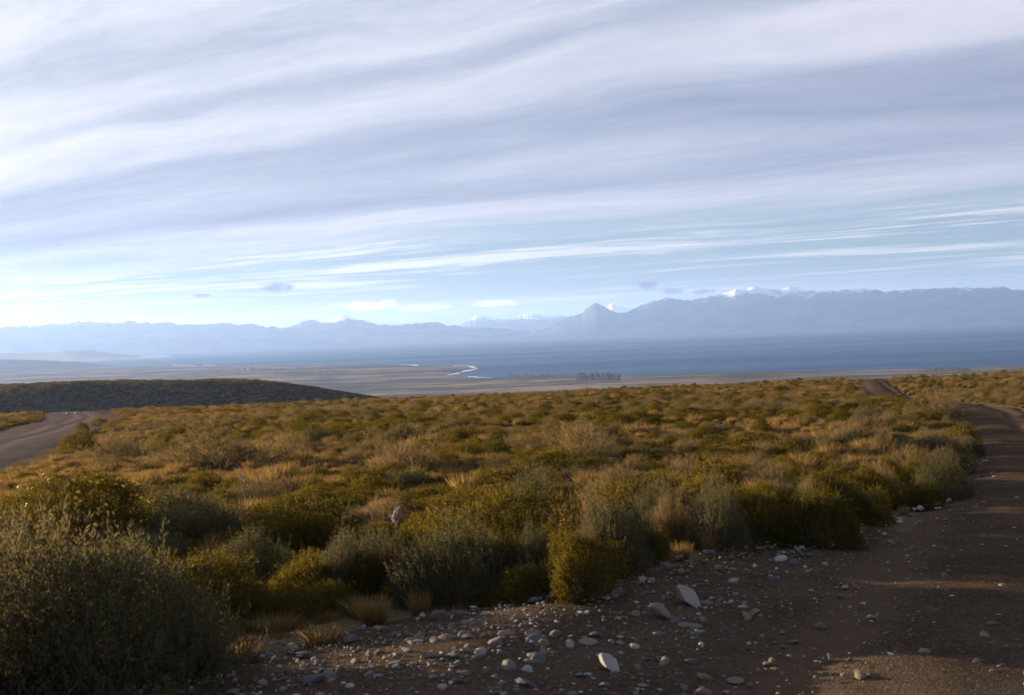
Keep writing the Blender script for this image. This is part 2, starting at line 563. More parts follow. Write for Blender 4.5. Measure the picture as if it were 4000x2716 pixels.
def mountain_mat(name, rock, snow_lo, snow_hi, amount):
    m, t = new_mat(name)
    pos = t.n('ShaderNodeNewGeometry').outputs['Position']
    sp = t.n('ShaderNodeSeparateXYZ')
    t.l(pos, sp.inputs[0])
    n1 = t.noise(pos, 0.0022, 5.0, 0.65)
    col = t.mix(t.ss(n1, 0.35, 0.65), rock, tuple(q * 1.9 for q in rock))
    ht = t.m('ADD', sp.outputs[2], t.m('MULTIPLY', t.m('SUBTRACT', t.noise(pos, 0.0042, 5.0, 0.7), 0.5), 420.0))
    sn = t.ss(ht, snow_lo, snow_hi, 0.0, amount)
    col = t.mix(sn, col, (0.82, 0.84, 0.88))
    p = t.n('ShaderNodeBsdfPrincipled')
    t.l(col, p.inputs['Base Color'])
    p.inputs['Roughness'].default_value = 1.0
    p.inputs['Specular IOR Level'].default_value = 0.0
    o = t.n('ShaderNodeOutputMaterial')
    t.l(p.outputs[0], o.inputs[0])
    return m


lake_mat()
mountain_mat('range_rock', (0.045, 0.055, 0.055), 325.0, 430.0, 0.65)
mountain_mat('snow_range_rock', (0.08, 0.085, 0.09), 140.0, 290.0, 0.95)
mountain_mat('left_range_rock', (0.065, 0.07, 0.065), 280.0, 380.0, 0.65)
simple_mat('headland_soil', (0.10, 0.09, 0.065), 1.0, 0.4, 0.004)
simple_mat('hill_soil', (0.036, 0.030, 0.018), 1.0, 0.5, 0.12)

# ------------------------------------------------------------------ ground sheet
th_f = np.radians(np.arange(-36, 36.01, 0.24))
th_c = np.radians(np.concatenate([np.arange(40, 320, 4.0)]))
TH = np.concatenate([th_f, th_c])
RR = np.concatenate([np.arange(0.4, 4.0, 0.3), 4.0 * np.exp(np.arange(0, math.log(26000 / 4.0), 0.0125))])
TT, RG = np.meshgrid(TH, RR)
gx, gy = (RG * np.sin(TT)).ravel(), (RG * np.cos(TT)).ravel()
gz = height(gx, gy)
nt, nr = len(TH), len(RR)
ii, jj = np.meshgrid(np.arange(nr - 1), np.arange(nt), indexing='ij')
j2 = (jj + 1) % nt
gf = np.stack([ii * nt + jj, ii * nt + j2, (ii + 1) * nt + j2, (ii + 1) * nt + jj], -1).reshape(-1, 4)[:, ::-1]
gv = np.vstack([np.stack([gx, gy, gz], 1), [[0, 0, hgt(0, 0)]]])
me = mesh_np('ground', gv, gf, MAT['scrub_soil'], True)
GROUND = tag(link('ground', me), 'dry brown scrub ground falling away to the lakeside plain', 'ground', kind='structure')

# ------------------------------------------------------------------ lake, surf
lv = np.array([(-26000, 1500, LAKE_Z), (26000, 1500, LAKE_Z), (26000, 26000, LAKE_Z), (-26000, 26000, LAKE_Z)])
tag(link('lake', mesh_np('lake', lv, [[0, 1, 2, 3]], MAT['lake_water'])), 'wide blue lake between the plain and the far mountains', 'lake', kind='structure')


def surf_strip(pts, wid, label, seed):
    P = np.array([on_level(px, py, LAKE_Z) for px, py in pts])
    seg = np.linalg.norm(np.diff(P, axis=0), axis=1)
    s = np.concatenate([[0], np.cumsum(seg)])
    q = np.linspace(0, s[-1], max(24, int(s[-1] / 7)))
    X, Y = np.interp(q, s, P[:, 0]), np.interp(q, s, P[:, 1])
    tx, ty = np.gradient(X), np.gradient(Y)
    ln = np.hypot(tx, ty)
    nx, ny = -ty / ln, tx / ln
    wv = 0.6 * wid * np.clip(0.55 + 0.9 * vnoise(q / 45, q * 0, seed) + 0.3 * vnoise(q / 14, q * 0, seed + 1), 0.03, 2)
    off = 8 * vnoise(q / 60, q * 0 + 3, seed)
    a = np.stack([X + nx * (off + wv), Y + ny * (off + wv), np.full_like(X, LAKE_Z + 0.9)], 1)
    c = np.stack([X + nx * off, Y + ny * off, np.full_like(X, LAKE_Z + 1.6)], 1)
    b = np.stack([X + nx * (off - wv), Y + ny * (off - wv), np.full_like(X, LAKE_Z + 0.9)], 1)
    n = len(q)
    v = np.vstack([a, c, b])
    i = np.arange(n - 1)
    f = np.vstack([np.stack([i, i + 1, i + 1 + n, i + n], 1), np.stack([i + n, i + n + 1, i + 1 + 2 * n, i + 2 * n], 1)])
    tag(link('surf', mesh_np('surf', v, f, MAT['foam'], True)), label, 'surf', kind='stuff')


surf_strip([(1775, 1430), (1830, 1430), (1864, 1441), (1806, 1455), (1750, 1467)], 20, 'white surf breaking round the low headland point', 3)
surf_strip([(1830, 1472), (1868, 1475), (1920, 1477)], 15, 'white surf line on the beach just below the headland point', 8)
surf_strip([(1560, 1426), (1600, 1426), (1640, 1429)], 26, 'short white surf streak at the end of the grassy spit', 11)
surf_strip([(672, 1428), (720, 1428), (760, 1428)], 34, 'small white surf streak along the far curve of the bay', 15)
surf_strip([(800, 1427), (845, 1427)], 34, 'second small white surf streak along the far curve of the bay', 17)
surf_strip([(120, 1441), (190, 1440)], 60, 'pale breakers at the mouth of the far left inlet', 19)

# ------------------------------------------------------------------ far ranges
def skyline(pts, crop_x0):
    return [(crop_x0 + a / 1.162, 1000 + b / 1.162) for a, b in pts]


def mountain(name, prof, D, Dbase, mat, label, seed, rough=1.0, z0=LAKE_Z - 4, ncol=420, nrow=16, cat='mountain range'):
    prof = np.array(sorted(prof))
    pxs = np.linspace(prof[0, 0], prof[-1, 0], ncol)
    pys = np.interp(pxs, prof[:, 0], prof[:, 1])
    rid = []
    for px, py in zip(pxs, pys):
        d = ray(px, py)
        k = 1.0 / math.hypot(d.x, d.y)
        rid.append((d.x * k, d.y * k, d.z * k))
    rid = np.array(rid)
    jag = rough * 26.0 * fbm(pxs / 30.0, pxs * 0 + 1.5, 5, seed, 0.62)
    V = []
    fr = np.concatenate([np.linspace(0, 1, nrow), np.linspace(1.12, 2.0, 7)])
    dwob = 0.003 * fbm(pxs / 120.0, pxs * 0, 3, seed + 40)
    for f in fr:
        if f <= 1:
            dist = Dbase + (D - Dbase) * f
            prof_f = f ** 1.15
        else:
            dist = D + (f - 1) * (D - Dbase) * 1.4
            prof_f = 1 - 0.9 * (f - 1)
        dd = dist * (1 + dwob * (1 - min(f, 1)))
        spur = fbm(rid[:, 0] * dd / 1500.0, rid[:, 1] * dd / 700.0, 4, seed + 5)
        ztop = EYE + rid[:, 2] * D + jag * max(0.0, 1 - 2.2 * abs(1 - f))
        zz = z0 + (ztop - z0) * prof_f + spur * rough * 14.0 * math.sin(min(f, 2) * math.pi) ** 2
        zz = np.maximum(zz, z0)
        V.append(np.stack([rid[:, 0] * dd, rid[:, 1] * dd, zz], 1))
    n = ncol
    V = np.vstack(V)
    i, j = np.meshgrid(np.arange(len(fr) - 1), np.arange(n - 1), indexing='ij')
    F = np.stack([i * n + j, i * n + j + 1, (i + 1) * n + j + 1, (i + 1) * n + j], -1).reshape(-1, 4)
    o = link(name, mesh_np(name, V, F, mat, True))
    return tag(o, label, cat, kind='structure')


left_prof = skyline([(-500, 345), (-300, 330), (-150, 338), (0, 325), (80, 320), (180, 318), (260, 305), (340, 297), (420, 300), (500, 302), (580, 298), (680, 303),
                     (760, 302), (810, 310), (880, 315), (960, 308), (1020, 303), (1080, 310), (1150, 310), (1200, 322), (1270, 325), (1330, 315),
                     (1370, 298), (1410, 293), (1470, 302), (1540, 295), (1600, 290), (1660, 295), (1720, 310), (1800, 315), (1860, 308), (1910, 300),
                     (1980, 305), (2050, 318), (2130, 324), (2250, 330), (2400, 338), (2560, 352), (2680, 372)], 0)
mountain('mountain_range', left_prof, 20500, 18900, MAT['left_range_rock'], 'pale hazy mountain range filling the left half of the far shore', 31, 0.8)
mid_prof = skyline([(-900, 310), (-760, 262), (-700, 295), (-600, 310), (-320, 322), (-230, 310), (-190, 288), (-140, 270), (-90, 276), (-30, 286), (0, 285), (60, 270), (100, 260), (150, 272), (230, 270),
                    (300, 275), (370, 262), (430, 230), (448, 222), (465, 214), (480, 226), (500, 229), (530, 240), (600, 262), (700, 300)], 2000)
mountain('mountain_range', mid_prof, 25500, 23600, MAT['snow_range_rock'], 'distant snow-streaked peaks showing behind the gap in the middle', 77, 1.1)
right_prof = skyline([(40, 372), (100, 345), (180, 320), (250, 280), (320, 255), (350, 230), (385, 210), (420, 232), (470, 255), (520, 260), (560, 235), (600, 218),
                      (660, 195), (700, 185), (730, 195), (790, 200), (850, 195), (900, 180), (960, 172), (1010, 155), (1060, 150), (1120, 140),
                      (1180, 152), (1280, 140), (1320, 155), (1400, 158), (1500, 152), (1600, 152), (1700, 160), (1780, 152), (1850, 152),
                      (1960, 145), (2060, 147), (2200, 142), (2324, 155), (2500, 150), (2800, 175), (3200, 190)], 2000)
mountain('mountain_range', right_prof, 19300, 17700, MAT['range_rock'], 'blue mountain wall with a pointed peak at its left end', 55, 0.55)
mountain('headland', [(-1200, 1395), (-500, 1398), (0, 1403), (110, 1406), (200, 1408), (300, 1411), (380, 1422), (460, 1431)], 8700, 8050, MAT['headland_soil'],
         'low dark headland beyond the inlet at the left edge', 91, 0.12, cat='hill', ncol=90, nrow=8)
mountain('far_hill', [(-1200, 1385), (-400, 1382), (0, 1377), (150, 1375), (300, 1367), (370, 1372), (460, 1384), (600, 1390), (760, 1394)], 13200, 12000, MAT['headland_soil'],
         'faint hazy hills on the far shore behind the headland', 93, 0.2, cat='hill', ncol=90, nrow=8)

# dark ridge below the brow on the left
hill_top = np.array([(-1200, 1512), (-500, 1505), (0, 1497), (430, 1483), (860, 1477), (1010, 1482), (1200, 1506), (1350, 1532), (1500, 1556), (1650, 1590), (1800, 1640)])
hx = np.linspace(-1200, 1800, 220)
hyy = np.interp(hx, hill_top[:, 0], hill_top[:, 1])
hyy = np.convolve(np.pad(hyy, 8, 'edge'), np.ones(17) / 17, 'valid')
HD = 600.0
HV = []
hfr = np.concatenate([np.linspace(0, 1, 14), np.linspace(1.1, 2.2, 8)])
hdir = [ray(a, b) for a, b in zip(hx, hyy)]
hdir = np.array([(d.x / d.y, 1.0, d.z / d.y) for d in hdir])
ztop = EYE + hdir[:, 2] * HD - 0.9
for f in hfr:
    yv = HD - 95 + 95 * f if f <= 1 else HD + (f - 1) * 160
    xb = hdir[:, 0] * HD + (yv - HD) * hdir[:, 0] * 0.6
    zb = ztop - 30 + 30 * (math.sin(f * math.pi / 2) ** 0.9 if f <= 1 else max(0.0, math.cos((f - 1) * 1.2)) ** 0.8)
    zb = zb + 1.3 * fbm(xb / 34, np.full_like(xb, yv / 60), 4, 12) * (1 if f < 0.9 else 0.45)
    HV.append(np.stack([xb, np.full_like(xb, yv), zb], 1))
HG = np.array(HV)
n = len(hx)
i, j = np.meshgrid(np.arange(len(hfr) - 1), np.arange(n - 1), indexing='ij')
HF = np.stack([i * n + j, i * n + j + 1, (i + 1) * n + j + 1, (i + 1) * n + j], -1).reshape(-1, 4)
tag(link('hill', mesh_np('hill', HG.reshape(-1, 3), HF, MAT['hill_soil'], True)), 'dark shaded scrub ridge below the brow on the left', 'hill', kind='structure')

# ------------------------------------------------------------------ tracks and roads
def road_strip(name, P, left, right, mat, label, step=0.25, lift=0.02, ncross=18, rough=0.006, seed=4, rut=0.0, ragged=0.0):
    """left/right: functions of arc y giving half widths"""
    seg = np.linalg.norm(np.diff(P, axis=0), axis=1)
    s = np.concatenate([[0], np.cumsum(seg)])
    q = [0.0]
    while q[-1] < s[-1]:
        q.append(q[-1] + step * (1 + q[-1] * 0.03))
    q = np.clip(np.array(q), 0, s[-1])
    # smooth centre line
    X, Y = np.interp(q, s, P[:, 0]), np.interp(q, s, P[:, 1])
    tx, ty = np.gradient(X), np.gradient(Y)
    ker = np.ones(9) / 9
    tx = np.convolve(np.pad(tx, 4, 'edge'), ker, 'valid'); ty = np.convolve(np.pad(ty, 4, 'edge'), ker, 'valid')
    ln = np.hypot(tx, ty)
    nx, ny = -ty / ln, tx / ln
    L = left(Y) + 0.16 * vnoise(q / 0.9, q * 0, seed) + 0.1 * vnoise(q / 0.3, q * 0, seed + 1)
    L = L + ragged * (vnoise(q / 7.0, q * 0, seed + 9) + 0.5 * vnoise(q / 2.2, q * 0, seed + 10))
    Rr = right(Y) + 0.16 * vnoise(q / 1.1, q * 0 + 5, seed) + ragged * (vnoise(q / 6.0, q * 0, seed + 12) + 0.5 * vnoise(q / 2.0, q * 0, seed + 13))
    rows, att = [], []
    for k in np.linspace(0, 1, ncross):
        o_ = L + (-Rr - L) * k
        x_, y_ = X + nx * o_, Y + ny * o_
        edge = 1 - abs(2 * k - 1) ** 6
        z_ = height(x_, y_) + (lift + 0.0011 * np.maximum(0, np.hypot(x_, y_) - 20) ** 0.9) * edge - 0.03 * (1 - edge)
        z_ = z_ + rough * vnoise(x_ / 0.22, y_ / 0.22, seed + 3) * np.exp(-np.hypot(x_, y_) / 25) * edge
        z_ = z_ - rut * np.exp(-((np.abs(o_ + 0.12 * vnoise(q / 4.0, q * 0, 77)) - 0.78) / 0.24) ** 2) + 0.5 * rut * np.exp(-(o_ / 0.3) ** 2)
        rows.append(np.stack([x_, y_, z_], 1))
        att.append(o_)
    V = np.vstack(rows)
    n = len(q)
    i, j = np.meshgrid(np.arange(ncross - 1), np.arange(n - 1), indexing='ij')
    F = np.stack([i * n + j, (i + 1) * n + j, (i + 1) * n + j + 1, i * n + j + 1], -1).reshape(-1, 4)
    o = link(name, mesh_np(name, V, F, mat, True, {'across': np.concatenate(att)}))
    return tag(o, label, 'road', kind='structure')


# scrub edge along the near shoulder of the track, surveyed on the ground
EDGE_PX = [(560, 2760), (900, 2600), (1250, 2490), (1500, 2415), (1750, 2385), (2250, 2380), (2450, 2300), (2620, 2190), (2900, 2160), (3250, 2120), (3450, 2020),
           (3700, 1980), (3780, 1860), (3825, 1740), (3800, 1668)]
EDGE = np.array([ground_at(a, b) for a, b in EDGE_PX])
ed, es = poly_dist(TRACK, EDGE[:, 0], EDGE[:, 1])
proj_y = []
for ex_, ey_ in EDGE:
    best = None
    for (ax, ay), (bx, by) in zip(TRACK[:-1], TRACK[1:]):
        tt_ = max(0, min(1, ((ex_ - ax) * (bx - ax) + (ey_ - ay) * (by - ay)) / ((bx - ax) ** 2 + (by - ay) ** 2)))
        cx, cy_ = ax + tt_ * (bx - ax), ay + tt_ * (by - ay)
        dd_ = math.hypot(ex_ - cx, ey_ - cy_)
        if best is None or dd_ < best[0]:
            best = (dd_, cy_)
    proj_y.append(best[1])
order = np.argsort(proj_y)
EY, EW = np.array(proj_y)[order], ed[order]
left_w = lambda y: np.interp(y, np.concatenate([[-9, 1.0], EY, [60, 260]]), np.concatenate([[3.6, 3.9], EW + 0.25, [1.2, 1.5]]))
right_w = lambda y: np.interp(y, [-9, 10, 40, 60, 260], [2.3, 2.1, 1.35, 1.2, 1.5])
road_strip('gravel_track', TRACK, left_w, right_w, MAT['track_gravel'], 'stony gravel track running away along the right side of the scrub', 0.09, 0.04, 70, 0.008, 4, 0.035)
road_strip('gravel_road', LROAD, lambda y: 3.8 + 0 * y, lambda y: 3.4 + 0 * y, MAT['road_gravel'], 'wide pinkish gravel road curving off at the left edge', 0.4, 0.04, 26, 0.012, 14, 0.05, 0.45)


def in_track(x, y, m=0.0):
    d, s = poly_dist(TRACK, np.asarray(x, float), np.asarray(y, float))
    L = left_w(np.asarray(y, float) - 0.3 * d * s)
    return np.where(s > 0, d < L + m, d < right_w(np.asarray(y, float)) + m)


def in_lroad(x, y, m=0.0):
    d, s = poly_dist(LROAD, np.asarray(x, float), np.asarray(y, float))
    return d < 3.7 + m


# ------------------------------------------------------------------ shrub meshes (unit radius, unit height)
def unit(v):
    return v / np.maximum(1e-9, np.linalg.norm(v, axis=-1, keepdims=True))


def sprigs(P, A, L, m, ll, lw, ang, g, jitter=0.25, start=0.0):
    """m leaves along each sprig (base P, axis A, length L). Returns verts, quads, tint"""
    n = len(P)
    s = g.uniform(start, 1.0, (n, m, 1))
    pos = P[:, None] + A[:, None] * (L[:, None, None] * s)
    rv = unit(g.normal(size=(n, m, 3)))
    perp = unit(rv - A[:, None] * np.sum(rv * A[:, None], -1, keepdims=True))
    an = ang * g.uniform(0.5, 1.4, (n, m, 1))
    d = unit(A[:, None] * np.cos(an) + perp * np.sin(an))
    side = unit(np.cross(d, unit(g.normal(size=(n, m, 3)))))
    l_ = ll * g.uniform(0.6, 1.35, (n, m, 1))
    w_ = lw * g.uniform(0.7, 1.3, (n, m, 1))
    pos = pos + perp * (ll * jitter) * g.uniform(0, 1, (n, m, 1))
    a = pos
    b = pos + d * l_ * 0.5 + side * w_ * 0.5
    c = pos + d * l_
    e = pos + d * l_ * 0.5 - side * w_ * 0.5
    V = np.stack([a, b, c, e], 2).reshape(-1, 3)
    F = np.arange(len(V)).reshape(-1, 4)
    base_t = g.uniform(0, 1, (n, 1)) * 0.6
    tint = np.repeat((base_t + g.uniform(0, 0.4, (n, m))).reshape(-1), 4)
    return V, F, tint


def dome_dirs(n, g, lo=-0.05):
    z = g.uniform(lo, 1, n)
    a = g.uniform(0, 2 * np.pi, n)
    r = np.sqrt(np.maximum(0, 1 - z * z))
    return np.stack([r * np.cos(a), r * np.sin(a), z], 1)


def lump(dirs, g, k=9, amp=0.22, wid=0.5):
    c = dome_dirs(k, g)
    am = g.uniform(-amp, amp, k)
    d = np.sum(dirs[:, None] * c[None], -1)
    return 1.0 + np.sum(am * np.exp(-(1 - d) / (wid * wid * 0.5)), 1)


def make_foliage(kind, seed, dens=1.0, leafk=1.0):
    g = np.random.default_rng(seed)
    parts = []
    if kind == 'cushion':
        n = int(900 * dens)
        D = dome_dirs(n, g)
        r = lump(D, g, 26, 0.30, 0.36) * 0.86 * np.where(g.uniform(size=n) < 0.05, 1.15, 1.0)
        depth = np.where(g.uniform(size=n) < 0.3, g.uniform(0.5, 0.85, n), g.uniform(0.86, 1.0, n))
        P = D * (r * depth)[:, None]
        A = unit(D * 0.8 + np.array([0, 0, 0.55]) + g.normal(size=(n, 3)) * 0.3)
        parts.append(sprigs(P, A, g.uniform(0.08, 0.2, n), 13, 0.062 * leafk, 0.017 * leafk, 0.7, g))
    elif kind == 'sage':
        n = int(760 * dens)
        D = dome_dirs(n, g)
        r = lump(D, g, 24, 0.34, 0.36) * 0.8 * np.where(g.uniform(size=n) < 0.08, 1.2, 1.0)
        depth = np.where(g.uniform(size=n) < 0.35, g.uniform(0.45, 0.85, n), g.uniform(0.85, 1.0, n))
        P = D * (r * depth)[:, None]
        A = unit(D * 0.45 + np.array([0, 0, 1.0]) + g.normal(size=(n, 3)) * 0.22)
        parts.append(sprigs(P, A, g.uniform(0.14, 0.36, n), 17, 0.058 * leafk, 0.015 * leafk, 0.5, g, 0.2))
    elif kind == 'brown':
        n = int(560 * dens)
        D = dome_dirs(n, g)
        r = lump(D, g, 22, 0.38, 0.38) * 0.82 * np.where(g.uniform(size=n) < 0.12, 1.2, 1.0)
        depth = np.where(g.uniform(size=n) < 0.4, g.uniform(0.35, 0.8, n), g.uniform(0.75, 1.0, n))
        P = D * (r * depth)[:, None]
        A = unit(D * 0.75 + np.array([0, 0, 0.75]) + g.normal(size=(n, 3)) * 0.35)
        parts.append(sprigs(P, A, g.uniform(0.1, 0.3, n), 6, 0.17 * leafk, 0.009 * leafk, 0.4, g, 0.1))
        parts.append(sprigs(P, A, g.uniform(0.1, 0.34, n), 11, 0.04 * leafk, 0.014 * leafk, 0.8, g, 0.5))
    elif kind == 'tuft':
        n = int(420 * dens)
        a = g.uniform(0, 2 * np.pi, n)
        rr = 0.35 * np.sqrt(g.uniform(0, 1, n))
        B = np.stack([rr * np.cos(a), rr * np.sin(a), np.zeros(n)], 1)
        lean = g.uniform(0.1, 1.0, n)
        A0 = unit(np.stack([np.cos(a) * lean * 0.7, np.sin(a) * lean * 0.7, np.ones(n)], 1) + g.normal(size=(n, 3)) * 0.12)
        L = g.uniform(0.5, 1.05, n)[:, None]
        side = unit(np.cross(A0, g.normal(size=(n, 3)))) * (0.012 * leafk)
        mid = B + A0 * L * 0.55
        tip = B + A0 * L * 0.95 + np.stack([np.cos(a), np.sin(a), -0.5 * np.ones(n)], 1) * (0.16 * lean)[:, None]
        V = np.stack([B - side, B + side, mid + side * 0.8, mid - side * 0.8, tip], 1)
        F = []
        V = V.reshape(-1, 3)
        k = np.arange(n) * 5
        F = np.vstack([np.stack([k, k + 1, k + 2, k + 3], 1), np.stack([k + 3, k + 2, k + 4, k + 4], 1)])
        tt = np.repeat(g.uniform(0, 1, n), 5)
        return V, F, tt
    V = np.vstack([p[0] for p in parts])
    off = np.cumsum([0] + [len(p[0]) for p in parts[:-1]])
    F = np.vstack([p[1] + o for p, o in zip(parts, off)])
    T = np.concatenate([p[2] for p in parts])
    V[:, 2] = np.maximum(V[:, 2], -0.03)
    return V, F, T


def tubes(paths, radii, sides=4):
    """list of (k,3) polylines with (k,) radii -> verts, quads"""
    VV, FF, o = [], [], 0
    for P, rad in zip(paths, radii):
        P = np.asarray(P, float)
        k = len(P)
        T = unit(np.gradient(P, axis=0))
        ref = np.array([0.31, 0.17, 0.93]) if abs(T[0, 2]) < 0.9 else np.array([1.0, 0.1, 0.2])
        U = unit(np.cross(T, ref)); Vv = np.cross(T, U)
        for s in range(sides):
            an = 2 * np.pi * s / sides
            VV.append(P + (U * math.cos(an) + Vv * math.sin(an)) * np.asarray(rad)[:, None])
        for s in range(sides):
            s2 = (s + 1) % sides
            i = np.arange(k - 1)
            FF.append(np.stack([o + s * k + i, o + s2 * k + i, o + s2 * k + i + 1, o + s * k + i + 1], 1))
        o += sides * k
    return np.vstack(VV), np.vstack(FF)


def make_stems(seed, n=34, thick=0.016):
    g = np.random.default_rng(seed)
    D = dome_dirs(n, g, 0.05)
    paths, rads = [], []
    for d in D:
        q = np.linspace(0, 1, 5)[:, None]
        bend = g.normal(size=3) * 0.08
        base = np.array([d[0], d[1], 0]) * 0.10
        p = base + (d * (0.82 if g.uniform() < 0.65 else g.uniform(0.95, 1.15)) - base) * q + np.array([0, 0, 0.22 * (1 - d[2])]) * np.sin(q * np.pi) + bend * np.sin(q * np.pi)
        p[0, 2] = -0.06
        paths.append(p)
        rads.append(thick * np.array([1.0, 0.8, 0.6, 0.4, 0.2]) * g.uniform(0.7, 1.2))
    return tubes(paths, rads)


SPEC = {'cushion': 'olive_leaves', 'sage': 'sage_leaves', 'brown': 'brown_twigs', 'tuft': 'dry_grass_blades'}
PROTO = {}
for kind, seeds in (('cushion', (11, 12, 13)), ('sage', (21, 22)), ('brown', (31, 32)), ('tuft', (41, 42))):
    for a, sd_ in enumerate(seeds):
        V, F, T = make_foliage(kind, sd_)
        if kind == 'tuft':
            me = bpy.data.meshes.new('tuft_blades')
            me.from_pydata(V.tolist(), [], [tuple(f[:4]) if f[2] != f[3] else tuple(f[:3]) for f in F.tolist()])
            at = me.attributes.new('tint', 'FLOAT', 'POINT')
            at.data.foreach_set('value', T.astype(np.float32))
            me.materials.append(MAT[SPEC[kind]])
            st = None
        else:
            me = mesh_np(kind + '_foliage', V, F, MAT[SPEC[kind]], False, {'tint': T})
            sv, sf = make_stems(sd_ + 100, 40 if kind == 'brown' else 26)
            st = mesh_np(kind + '_stems', sv, sf, MAT['stems'], True)
        PROTO[(kind, a)] = (me, st)
# finer-grained versions for the large shrubs close by
for kind, sd_, dens, lk in (('sage', 61, 3.0, 0.72), ('cushion', 62, 2.8, 0.68), ('brown', 63, 2.3, 0.68), ('cushion', 64, 2.6, 0.7), ('sage', 65, 2.6, 0.72)):
    V, F, T = make_foliage(kind, sd_, dens, lk)
    me = mesh_np(kind + '_foliage_fine', V, F, MAT[SPEC[kind]], False, {'tint': T})
    sv, sf = make_stems(sd_ + 100, 60, 0.011)
    PROTO[(kind, 'f%d' % sd_)] = (me, mesh_np(kind + '_stems_fine', sv, sf, MAT['stems'], True))
FINE = {'sage': ['f61', 'f65'], 'cushion': ['f62', 'f64'], 'brown': ['f63']}
NV = {'cushion': 3, 'sage': 2, 'brown': 2, 'tuft': 2}
NAME = {'cushion': 'cushion_shrub', 'sage': 'grey_shrub', 'brown': 'twiggy_shrub', 'tuft': 'grass_tuft'}
FIRST = {}
PLACED = []


def plant(kind, var, x, y, rx, h, label, group=None, ry=None, rz=None, sink=0.03):
    me, st = PROTO[(kind, var)]
    z = hgt(x, y) - sink
    rz = random.uniform(0, 6.28) if rz is None else rz
    if kind == 'tuft':
        o = link(NAME[kind], me, None, (x, y, z), rz, (rx, ry or rx, h))
        FIRST.setdefault((kind, var), o)
        tag(o, label, 'grass tuft', group)
    else:
        o = link(NAME[kind], None, None, (x, y, z), rz, (rx, ry or rx, h))
        o.empty_display_size = 0.1
        o.rotation_euler = (random.uniform(-0.13, 0.13), random.uniform(-0.13, 0.13), rz)
        fo = link('foliage', me, o)
        link('stem', st, o)
        FIRST.setdefault((kind, var), fo)
        tag(o, label, 'shrub', group)
    PLACED.append((x, y, rx))
    return o


